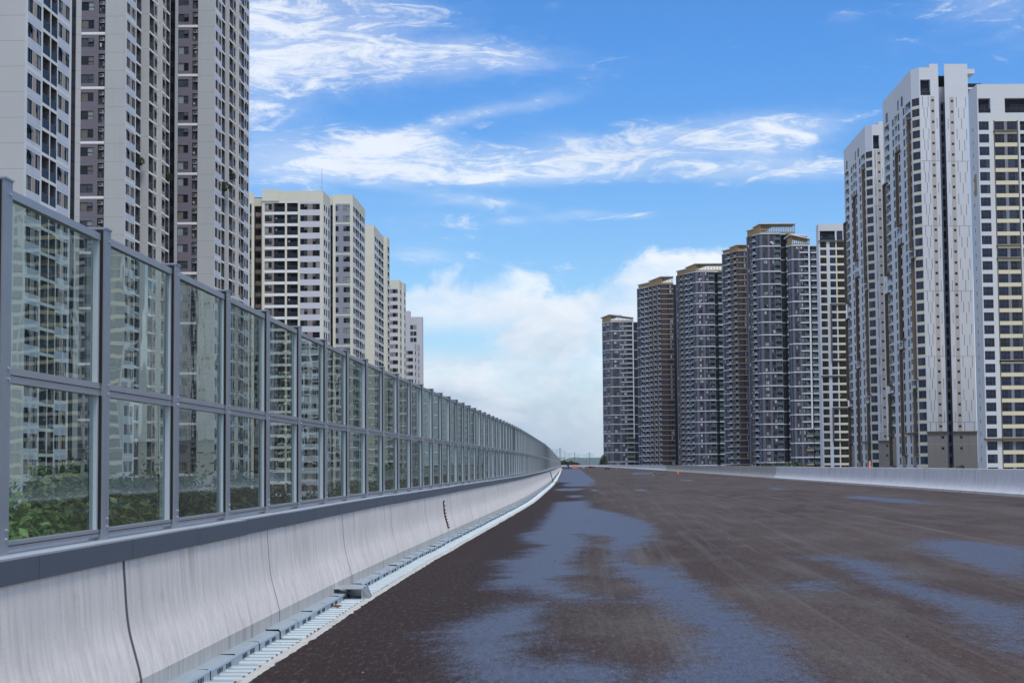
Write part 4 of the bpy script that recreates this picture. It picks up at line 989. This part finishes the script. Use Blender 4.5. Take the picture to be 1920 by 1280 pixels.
for j in range(3):
    u0 = .25+j*ul+3.65
    for a, b_ in ((.66, .99), (.36, .655), (.14, .35)):
        za, zb = z4+int(n4*a)*FW+.3, z4+int(n4*b_)*FW+.3
        t.boxon(1, u0-.06, u0+6.0, zb, zb+.32, .32, 'bronze', 'bronze_frame'); t.boxon(1, u0-.06, u0+6.0, za, za+.3, .32, 'bronze', 'bronze_frame')
zl = z4+math.ceil((EYE+2.2-z4)/FW)*FW; t.boxon(1, -.6, Lg, zl+.02, zl+.5, .7, 'bronze', 'podium_ledge')
t.boxon(0, 3.2, 5.2, z4+n4*FW*.80, z4+n4*FW*.86, .03, 'gold', 'wall_emblem')
t.finish()

# ------------------------------------------------------------------ trees
def crown_mesh(seed, n_clump, n_leaf, rx, rz, leaf, cone=0.0, mname='leaves'):
    r = random.Random(seed); V = []; Fc = []
    cl = []
    for k in range(n_clump):
        while True:
            p = Vector((r.uniform(-1,1), r.uniform(-1,1), r.uniform(-1,1)))
            if .35 < p.length < 1: break
        tap = 1-cone*max(0, p.z*.5+.5)
        cl.append((Vector((p.x*rx*tap, p.y*rx*tap, p.z*rz)), r.uniform(.16,.34)*rx))
    for c, rad in cl:
        for j in range(n_leaf):
            d = Vector((r.gauss(0,1), r.gauss(0,1), r.gauss(0,1))).normalized()
            p = c + d*rad*(r.random()**.35)*Vector((1,1,.8)).length/1.6
            nrm = (d + Vector((r.gauss(0,.5), r.gauss(0,.5), .5+r.gauss(0,.4)))).normalized(); u = nrm.orthogonal().normalized()
            u = Matrix.Rotation(r.uniform(0,6.28), 3, nrm) @ u; v = nrm.cross(u); s = leaf*r.uniform(.6,1.25)
            i = len(V); tip = p+u*s; V += [p-u*s*.2, p+v*s*.36+u*s*.35-nrm*s*.06, tip-nrm*s*.22, p-v*s*.36+u*s*.35-nrm*s*.06]; Fc.append((i,i+1,i+2,i+3))
    me = bpy.data.meshes.new('crown'); me.from_pydata([tuple(v) for v in V], [], Fc); me.materials.append(MAT[mname]); me.update(); return me
def trunk_mesh(seed, h, rx):
    r = random.Random(seed); b = MB(); b.bar((0,0,-.3),(r.uniform(-.2,.2),0,h*.6),.17,'bark',8,.12); top = (0,0,h*.55)
    for k in range(6):
        a = k*1.05+r.uniform(0,.5); b.bar(top,(math.cos(a)*rx*.6, math.sin(a)*rx*.6, h*.55+r.uniform(1,2.6)),.07,'bark',5,.03)
    return b.mesh('trunk')
CR = [crown_mesh(k, 110, 190, 2.7, 2.4, .125) for k in range(3)]; CF = [crown_mesh(10+k, 45, 60, 2.7, 2.4, .34, 0, 'leaves_dark') for k in range(2)]; CD = [crown_mesh(20+k, 110, 190, 2.7, 2.4, .125, 0, 'leaves_dark') for k in range(2)]; CP = crown_mesh(31, 80, 40, 2.6, 4.2, .4, .88, 'leaves_dark')
TR = [trunk_mesh(k, 8.0, 2.7) for k in range(2)]
def tree(x, y, ztop, label, group=None, s=1.0, mesh=None, rz=0.0):
    H = 8.4; hh = (ztop-GROUND); sz = hh/(H+2.4*.0+2.2)   # crown centre at 8.2, top at 10.6
    t = thing('tree', label, 'tree', (x, y, GROUND), rz, group)
    o = link('crown', mesh or CR[0], t, (0,0,hh-(4.1 if mesh is CP else 2.35)*s)); o.scale = (s, s, s)
    o2 = link('trunk', TR[int(abs(x*7)) % 2], t, (0,0,0)); o2.scale = (s, s, (hh-2.2*s)/6.4)
    return t
rt = random.Random(5)
near = [(-6.3, 16.5, 1.45, 1.0, 'leafy green tree behind the left half of the nearest glass bay'), (-6.0, 21.0, 1.38, .9, 'leafy green tree behind the right half of the nearest glass bay'),
        (-7.0, 27.0, 1.62, 1.0, 'dark green tree behind the second glass bay'), (-7.2, 36.5, 1.45, 1.1, 'dark green tree behind the third glass bay'), (-13.5, 29.5, 1.35, 1.1, 'taller tree just beyond the nearest glass bay trees, before the pale tower')]
for k, (x, y, zt, s, lab) in enumerate(near): tree(x, y, zt, lab, None, s, CR[k % 3] if k < 2 else CD[k % 2], k*1.3)
for k in range(9):
    y = 46+k*13+rt.uniform(-3,3); x = fence_x(y)-5-rt.uniform(0,6); s = rt.uniform(1.1,1.5)
    tree(x, y, rt.uniform(.7,1.7), 'dark green tree in the row seen low through the glass fence', 'trees beyond the fence', s, CD[k % 2] if k < 5 else CF[k % 2], rt.uniform(0,6))
for k in range(6):
    y = 62+k*12; x = -22-k*1.8+rt.uniform(-4,4)
    tree(x, y, rt.uniform(.6,2.2), 'green tree standing between the glass fence and the pale towers', 'trees before the left towers', rt.uniform(1.2,1.7), CF[k % 2], rt.uniform(0,6))
def at(px, py, d): p = pt(px, d); return p.x, p.y, height(py, d, px)
for px, py, d, s, lab in ((1447, 866.0, 300, 1.0, 'small bright green treetop above the right barrier, before the tallest dark tower'), (1480, 863.0, 330, 1.5, 'larger dark green treetop above the right barrier, beside the nearest dark tower'), (1496, 867.5, 340, 1.0, 'little treetop right of the larger treetop above the right barrier'), (1783, 871.0, 200, 1.0, 'green bush top above the barrier between the two grooved white panels')):
    x, y, z = at(px, py, d); tree(x, y, z, lab, None, s, CF[0], px)
x, y, z = at(1131, 854.5, 800); tree(x, y, z, 'pointed dark conifer at the foot of the lone far tower', None, 2.6, CP, 0)
for k, (px, py) in enumerate(((1050,864.5),(1053.5,863.5),(1057,861.8),(1060.5,865),(1064,866),(1067.5,863.6),(1070.5,863.5),(1075.5,865.3),(1081.5,866.2))):
    x, y, z = at(px, py, 1010); tree(x, y, z, 'small far tree on the skyline beyond the end of the fence', 'far skyline trees', (1.0, .8, 1.2, .7, .6, .95, 1.05, .8, .6)[k], CP if k in (2, 5, 6) else CF[k % 2], k)

# ------------------------------------------------------------------ far hills, net, far building
def hills():
    V = []; Fc = []; nx, ny = 160, 8; z0 = GROUND
    for j in range(ny):
        d = 9000+j*500
        for i in range(nx):
            x = -2200+4700*i/(nx-1); base = 46+16*mnoise.noise(Vector((x*.0016, 1.7, j*.3)))+5*mnoise.noise(Vector((x*.012, 4, j)))
            f = math.sin(math.pi*min(1, (j+.15)/3.2)/2) if j < 4 else 1-.2*(j-3)/4
            px = 960+x/d*F; up = 1.0 if px > 1062 else .25+.75*sstep(1052, 1064, px); dn = 1-.5*sstep(1120, 1190, px)
            V.append((x, d, z0+(base+9)*f*up*dn))
    for j in range(ny-1):
        for i in range(nx-1): a = j*nx+i; Fc.append((a,a+1,a+nx+1,a+nx))
    me = bpy.data.meshes.new('hills'); me.from_pydata(V, [], Fc); me.polygons.foreach_set('use_smooth', [True]*len(Fc)); me.materials.append(MAT['hill_green']); tag(link('hills', me), kind='structure')
hills()
t = NT('green_net'); t.n.remove(t.b)
tr = t.new('ShaderNodeBsdfTransparent'); df = t.new('ShaderNodeBsdfDiffuse'); df.inputs[0].default_value = (.16,.42,.36,1); ms = t.new('ShaderNodeMixShader')
t.l.new(t.ramp(t.noise(t.pos(), .05, 2), .35, .65, .10, .30), ms.inputs[0]); t.l.new(tr.outputs[0], ms.inputs[1]); t.l.new(df.outputs[0], ms.inputs[2]); t.l.new(ms.outputs[0], t.out.inputs[0])
poles = [(1021.3, 831, 1350), (1049, 838.7, 1667), (1076.2, 847.3, 2050), (1104.2, 847.3, 2150)]
nt = thing('ball_net', 'tall pale green netting hung between poles beyond the road end', 'net', (*pt(1049, 1667), GROUND))
no = nt.location.copy(); net = MB(); tops = []
for px, py, d in poles:
    p = pt(px, d); z = height(py, d, px); b = MB(); b.bar((p.x-no.x, p.y-no.y, 0), (p.x-no.x, p.y-no.y, z-no.z), .36, 'frame_grey', 6); b.build('pole', nt); tops.append((p.x-no.x, p.y-no.y, z-no.z))
tops = [(tops[0][0]-60, tops[0][1]-160, tops[0][2]-8)] + tops + [(tops[-1][0]+55, tops[-1][1]+60, tops[-1][2]-12)]
for a, c_ in zip(tops, tops[1:]):
    prev = None
    for k in range(9):
        f = k/8; sag = 4*f*(1-f); P = [a[i]+(c_[i]-a[i])*f for i in range(3)]; hi = (P[0], P[1], P[2]-sag*3.2); lo = (P[0], P[1], max(2, P[2]-13-sag*3))
        if prev: net.quad(prev[1], lo, hi, prev[0], 'green_net')
        prev = (hi, lo)
net.build('netting', nt)
p = pt(1052, 1900); fb = thing('distant_building', 'faint pale building on the skyline beyond the end of the glass fence', 'building', (p.x, p.y, GROUND))
b = MB(); b.box(-5, 5, 0, 8, 0, height(857, 1900, 1052)-GROUND, 'pale_grey'); b.build('wall', fb)
b = MB()
for k in range(4):
    for j in range(4): b.box(-4.2+j*2.3, -2.9+j*2.3, -.1, .05, 3.5+k*3.6, 5.2+k*3.6, 'pane_mid')
b.build('window', fb)['kind'] = 'stuff'
b = MB(); b.box(-5.3, 5.3, -.3, 8.3, height(857, 1900, 1052)-GROUND, height(857, 1900, 1052)-GROUND+.8, 'white_paint'); b.build('roof', fb)

# ------------------------------------------------------------------ things on the road
flat('cone_orange', (.62,.10,.03), .5); flat('cone_band', (.62,.48,.30), .4); flat('orange_plastic', (.72,.16,.07), .45); flat('blue_cloth', (.015,.03,.30), .8, .2); flat('dark_cloth', (.02,.02,.025), .9, .1); flat('skin', (.30,.17,.11), .6)
flat('timber', (.42,.31,.15), .8, .2, 0, .3); flat('bucket_blue', (.34,.40,.45), .45); flat('bucket_base', (.05,.12,.22), .5); flat('sack_white', (.62,.61,.58), .8); flat('tar_black', (.012,.012,.013), .7, .3, 0, .5); flat('dead_leaf', (.12,.055,.03), .8, .2, 0, .4); flat('pebble', (.26,.25,.24), .9)
def gnd(px, py): x, y = ground_hit(px, py); return Vector((x, y, road_z(x, y)+.014))
def cone_parts(root):
    b = MB(); b.box(-.19,.19,-.19,.19,0,.035,'rubber_black'); b.build('base', root)
    b = MB(); b.lathe([(.145,.036),(.112,.24),(.085,.42),(.045,.66),(.032,.70),(.0,.70)], 'cone_orange', 18); b.build('body', root, True)
    for z0, z1 in ((.36,.45),(.52,.58)):
        b = MB(); f = lambda z: .145-(z-.036)*.1605+.004; b.lathe([(f(z0),z0),(f(z1),z1)], 'cone_band', 18); b.build('reflective_band', root, True)
CONES = [((1270,892.8),'orange traffic cone standing alone on the road near the right barrier'), ((1154.2,881.2),'far orange cone between the black boxes and the right barrier'),
         ((1121.3,877.9),'left one of the two far orange cones standing close together'), ((1124.3,877.9),'right one of the two far orange cones standing close together'), ((1101.7,878.0),'far orange cone beside the black heap')]
c0 = None
for (px, py), lab in CONES:
    P = gnd(px, py)
    if c0 is None: c0 = thing('traffic_cone', lab, 'traffic cone', P, .3, 'orange traffic cones on the road'); cone_parts(c0); continue
    r_ = c0.copy(); COL.objects.link(r_); r_.location = P; r_['label'] = lab; s = 1.15 if P.y > 420 else 1.0; r_.scale = (s, s, s)
    for ch in list(c0.children): k = ch.copy(); COL.objects.link(k); k.parent = r_
def water_barrier(px, py, lab, rz):
    P = gnd(px, py); t = thing('water_barrier', lab, 'road barrier', P, rz, 'orange plastic barriers at the road end')
    b = MB(); L_ = .62
    prof = [(-.28,0),(.28,0),(.28,.16),(.16,.34),(.12,.92),(-.12,.92),(-.16,.34),(-.28,.16)]
    for (a, za), (c_, zc) in zip(prof, prof[1:]+prof[:1]): b.quad((-L_,a,za),(L_,a,za),(L_,c_,zc),(-L_,c_,zc),'orange_plastic')
    for x in (-L_, L_): b.poly([(x, a, z) for a, z in prof], 'orange_plastic')
    b.build('body', t)
    b = MB(); b.box(-.36,.36,-.185,-.135,.42,.74,'cone_orange'); b.build('recess_panel', t)
    b = MB(); b.lathe([(.06,.921),(.06,.96),(0,.96)],'frame_dark',10); b.build('filler_cap', t)
water_barrier(1074.4, 878.4, 'left orange plastic barrier at the far end of the road', .08); water_barrier(1080.2, 878.3, 'right orange plastic barrier at the far end of the road', -.05)
def crate(px, py, lab, w_, h_, rz=0):
    t = thing('black_crate', lab, 'crate', gnd(px, py), rz, 'black crates on the road'); b = MB(); b.box(-w_/2, w_/2, -.25, .25, 0, h_, 'tar_black'); b.box(-w_/2-.02, w_/2+.02, -.27, .27, h_, h_+.04, 'rubber_black'); b.build('body', t)
    b = MB()
    for k in range(4): b.box(-w_/2+.06+k*w_*.24, -w_/2+.1+k*w_*.24, -.275, -.25, .03, h_-.02, 'rubber_black')
    b.build('rib', t)
crate(1135.4, 881.2, 'left black crate of the pair lying out on the road', .66, .38); crate(1140.3, 881.2, 'right black crate of the pair lying out on the road', .5, .38)
def heap(name, px, py, lab, cat, w_, h_, mat, n=40, seed=1, mats=None):
    P = gnd(px, py); t = thing(name, lab, cat, P); b = MB(); r = random.Random(seed)
    for k in range(n):
        a = r.uniform(0, 6.28); q = r.random()**.6; x, y = math.cos(a)*q*w_/2, math.sin(a)*q*w_*.3; z = h_*(1-q)*r.uniform(.3,1); s = r.uniform(.08,.2)*w_*.5
        i = len(b.v); b.box(x-s, x+s, y-s*.7, y+s*.7, max(0,z-s*.4), z+s*.4, r.choice(mats or [mat]))
        M = Matrix.Translation((x,y,z)) @ Matrix.Rotation(r.uniform(-.5,.5),4,Vector((r.random(),r.random(),.3)).normalized()) @ Matrix.Rotation(r.uniform(0,3),4,'Z') @ Matrix.Translation((-x,-y,-z))
        b.v[i:] = [(c_.x, c_.y, max(0, c_.z)) for c_ in (M @ Vector(v) for v in b.v[i:])]
    b.build('lump', t); return t
heap('asphalt_heap', 1106, 877.9, 'dark heap of asphalt lumps beside the far cone', 'heap', 4.2, .75, 'tar_black', 50, 2)
heap('sack_pile', 1093, 878.0, 'white sacks lying on the road left of the black heap', 'sacks', 2.2, .45, 'sack_white', 14, 3)
heap('rubble_pile', 1038.5, 884.5, 'broken rubble and cables against the left barrier near its far end', 'rubble', 1.6, 1.15, 'rust', 60, 5, ['rust','mortar','bark','tar_black','sack_white'])
heap('rubble_pile', 1026.5, 904.0, 'small heap of sandy rubble at the foot of the leaning bar', 'rubble', 1.0, .22, 'timber', 22, 6, ['timber','mortar','rust'])
heap('rubble_pile', 1042, 905.3, 'flat scrap of sandy debris on the damp patch beside the kerb', 'rubble', .8, .08, 'timber', 12, 8, ['timber','bark'])
# steel bar leaning on the left barrier
y = 143.0; x = fence_x(y)
b = MB(); b.bar((.72,0,.03),(.42,-.9,1.12),.035,'tar_black',8); t = thing('steel_bar', 'dark steel bar leaning on the left barrier far along', 'bar', (x, y, 0)); b.build('rod', t)
b = MB(); b.box(.405,.435,-.97,-.86,1.08,1.15,'rust'); b.build('hook', t)
# bits of timber
P = gnd(1225, 893.2); t = thing('timber_scrap', 'split pale timber offcut lying on the road left of the lone cone', 'timber', P, .2)
b = MB(); b.box(-.26,.12,-.06,.06,.02,.10,'timber'); b.build('board', t); b = MB(); b.bar((.1,0,.08),(.26,.02,.2),.05,'tar_black',8); b.build('charred_end', t)
b = MB(); b.box(-.3,-.22,-.05,.07,0,.04,'bark'); b.build('splinter', t)
heap('tar_scrap', 1242, 892.9, 'flat dark tar scraps between the timber offcut and the lone cone', 'debris', .7, .05, 'tar_black', 10, 9)
P = gnd(1434.5, 898.6); t = thing('bucket', 'blue grey paint bucket standing against the right barrier', 'bucket', P)
b = MB(); b.lathe([(.15,0),(.155,.06)],'bucket_base',18); b.build('base_ring', t, True); b = MB(); b.lathe([(0,.001),(.15,.001),(.155,.06),(.175,.36)],'bucket_blue',18); b.build('body', t, True); b = MB(); b.lathe([(.19,.34),(.19,.40),(.175,.40),(0,.395)],'rubber_black',18); b.build('rim', t, True)
d = 93; q = pt(1632.5, d); x = right_x(q.y)
b = MB(); b.lathe([(.09,0),(.09,.03),(.055,.05),(.05,.40),(.03,.42),(0,.42)],'orange_plastic',14); t = thing('marker_post', 'short orange marker post on top of the right barrier', 'marker post', (right_x(89)+.1, 89, Z_RIGHT+1.15)); b.build('body', t, True); b = MB(); b.lathe([(.054,.26),(.053,.32)],'cone_band',14); b.build('reflective_band', t, True)
# loose metal end box on the gutter
y = 19.4; x = fence_x(y); t = thing('metal_box', 'shiny open metal box with a lid lying on the drain cover', 'metal box', (x+.80, y, .028), -.06)
b = MB(); b.box(.10,.112,-.25,.22,0,.15,'zinc'); b.box(-.14,.10,.20,.22,0,.15,'zinc'); b.box(-.14,.10,-.24,.199,.002,.010,'zinc'); b.box(-.146,-.134,-.10,.199,.01,.15,'galvanised')
b.quad((.112,-.25,.15),(.17,-.12,.02),(.17,.20,.02),(.112,.22,.15),'zinc'); b.quad((.112,-.25,0),(.17,-.12,0),(.17,-.12,.02),(.112,-.25,.15),'zinc'); b.build('body', t)
b = MB(); zz = [(-.27,0),(-.16,.0),(-.13,.012),(-.06,.012),(-.03,0),(.05,0),(.08,.012),(.15,.012),(.23,0)]
for (a, za), (c_, zc) in zip(zz, zz[1:]):
    b.quad((-.31,a,.156+za),(.115,a,.156+za),(.115,c_,.156+zc),(-.31,c_,.156+zc),'zinc'); b.quad((-.31,a,.150+za),(.115,a,.150+za),(.115,c_,.150+zc),(-.31,c_,.150+zc),'galvanised')
b.quad((-.31,-.27,.150),(.115,-.27,.150),(.115,-.27,.156),(-.31,-.27,.156),'zinc'); b.build('lid', t)
b = MB(); b.poly([(0,-.05,.01),(.05,-.01,.035),(.02,.05,.02),(-.04,.04,.04),(-.06,-.02,.015)],'dead_leaf'); b.poly([(-.06,-.02,.015),(-.12,0,.01),(-.04,.04,.04)],'dead_leaf')
o = b.build('dead_leaf', None, False, (fence_x(18.0)+.78, 18.0, .04)); tag(o, 'curled brown dead leaf on the drain cover before the metal box', 'leaf')
# loose chips scattered on the asphalt
ch = MB(); rc = random.Random(12)
for k in range(420):
    y = 12*math.exp(rc.random()*3.4); x = fence_x(y)+1.1+rc.random()*(right_x(y)-fence_x(y)-1.6); s = rc.uniform(.004,.013)*(1+y/60); z = road_z(x, y)+.012
    m = 'tar_black' if rc.random() < .93 else 'pebble'; a = rc.uniform(0,3); ca, sa_ = math.cos(a)*s, math.sin(a)*s
    i = len(ch.v); ch.v += [(x-ca,y-sa_,z),(x+sa_,y-ca,z),(x+ca,y+sa_,z),(x-sa_,y+ca,z),(x,y,z+s*.9)]
    for f in ((0,1,4),(1,2,4),(2,3,4),(3,0,4)): ch.f.append(tuple(i+j for j in f)); ch.m.append(m)
tag(ch.build('loose_stones'), kind='stuff')

# worker bending over at the road end
def worker():
    P = gnd(1064.5, 880.2); t = thing('person', 'worker in a blue jacket and dark trousers bending over at the road end', 'person', P, 0)
    J = [(0,0,1.0,.17),(-.08,0,1.22,.19),(-.25,0,1.40,.20),(-.38,0,1.46,.09),(-.50,0,1.48,.11),
         (.02,-.12,.92,.12),(.0,-.15,.52,.085),(.06,-.15,.09,.06),(-.06,-.15,.04,.055),
         (.02,.12,.92,.12),(-.12,.16,.52,.085),(-.06,.16,.09,.06),(-.2,.16,.04,.055),
         (-.28,-.22,1.36,.085),(-.36,-.26,1.06,.06),(-.50,-.2,.82,.045),(-.28,.22,1.36,.085),(-.40,.26,1.08,.06),(-.56,.2,.86,.045)]
    Ed = [(0,1),(1,2),(2,3),(3,4),(0,5),(5,6),(6,7),(7,8),(0,9),(9,10),(10,11),(11,12),(2,13),(13,14),(14,15),(2,16),(16,17),(17,18)]
    me = bpy.data.meshes.new('body'); me.from_pydata([j[:3] for j in J], Ed, []); o = link('body', me, t)
    m = o.modifiers.new('skin', 'SKIN'); sv = me.skin_vertices[0].data
    for k, j in enumerate(J): sv[k].radius = (j[3], j[3])
    sv[0].use_root = True
    o.modifiers.new('sub', 'SUBSURF').levels = 1; o.modifiers['sub'].render_levels = 1
    me.materials.append(MAT['dark_cloth'])
    b = MB(); rings = [(.10,.92,.27),(.0,1.2,.33),(-.22,1.42,.34),(-.40,1.50,.2)]; n = 12; i0 = 0
    for cx, cz, r_ in rings:
        for k in range(n): a = 6.283*k/n; b.v.append((cx+math.cos(a)*r_*.75, math.sin(a)*r_*1.05, cz+math.cos(a)*r_*.35))
    for j in range(3):
        for k in range(n): b.f.append((j*n+k, j*n+(k+1) % n, (j+1)*n+(k+1) % n, (j+1)*n+k)); b.m.append('blue_cloth')
    b.f.append(tuple(3*n+k for k in range(n))); b.m.append('blue_cloth'); b.f.append(tuple(range(n-1,-1,-1))); b.m.append('blue_cloth')
    b.build('jacket', t, True)
    b = MB(); b.lathe([(.125,0),(.12,.06),(.08,.12),(0,.14)],'blue_cloth',12); b.build('helmet', t, True, (-.52,0,1.50))
    t.scale = (1.2,1.2,1.2)
worker()

# plants growing out over balconies of the left towers
def balcony_plant(px, py, d, lab, s):
    x, y, z = at(px, py, d); t = thing('balcony_plant', lab, 'plant', (x, y, z-.5*s)); o = link('foliage', CF[1], t, (0,0,.5*s)); o.scale = (.24*s,.24*s,.33*s)
    b = MB(); b.lathe([(0,0),(.16,0),(.2,.3)], 'rust', 10); b.build('pot', t, True)
for a in ((258, 303, 243.0, 'leafy green plant on a balcony of the second pale tower', 1.0), (312, 332, 253.5, 'trailing plant at the right edge of the second pale tower', 1.0), (418, 350, 268.0, 'big bushy plant on a lower balcony of the third pale tower', 1.3), (455, 200, 281.0, 'green plant high on the right edge of the third pale tower', 1.1), (433, 331, 272.0, 'small plant on the middle balconies of the third pale tower', .9)):
    balcony_plant(*a)

# ------------------------------------------------------------------ air
hz_m = bpy.data.materials.new('air'); hz_m.use_nodes = True; nt_ = hz_m.node_tree; nt_.nodes.remove(nt_.nodes['Principled BSDF'])
pv = nt_.nodes.new('ShaderNodeVolumePrincipled'); pv.inputs['Color'].default_value = (.88,.93,1,1); pv.inputs['Density'].default_value = .000035; pv.inputs['Anisotropy'].default_value = .2
nt_.links.new(pv.outputs[0], nt_.nodes['Material Output'].inputs['Volume']); MAT['air'] = hz_m
HAZE = True
if HAZE:
    b = MB(); b.box(-9500, 9500, -450, 14500, -10.5, 190, 'air'); tag(b.build('haze'), kind='stuff')
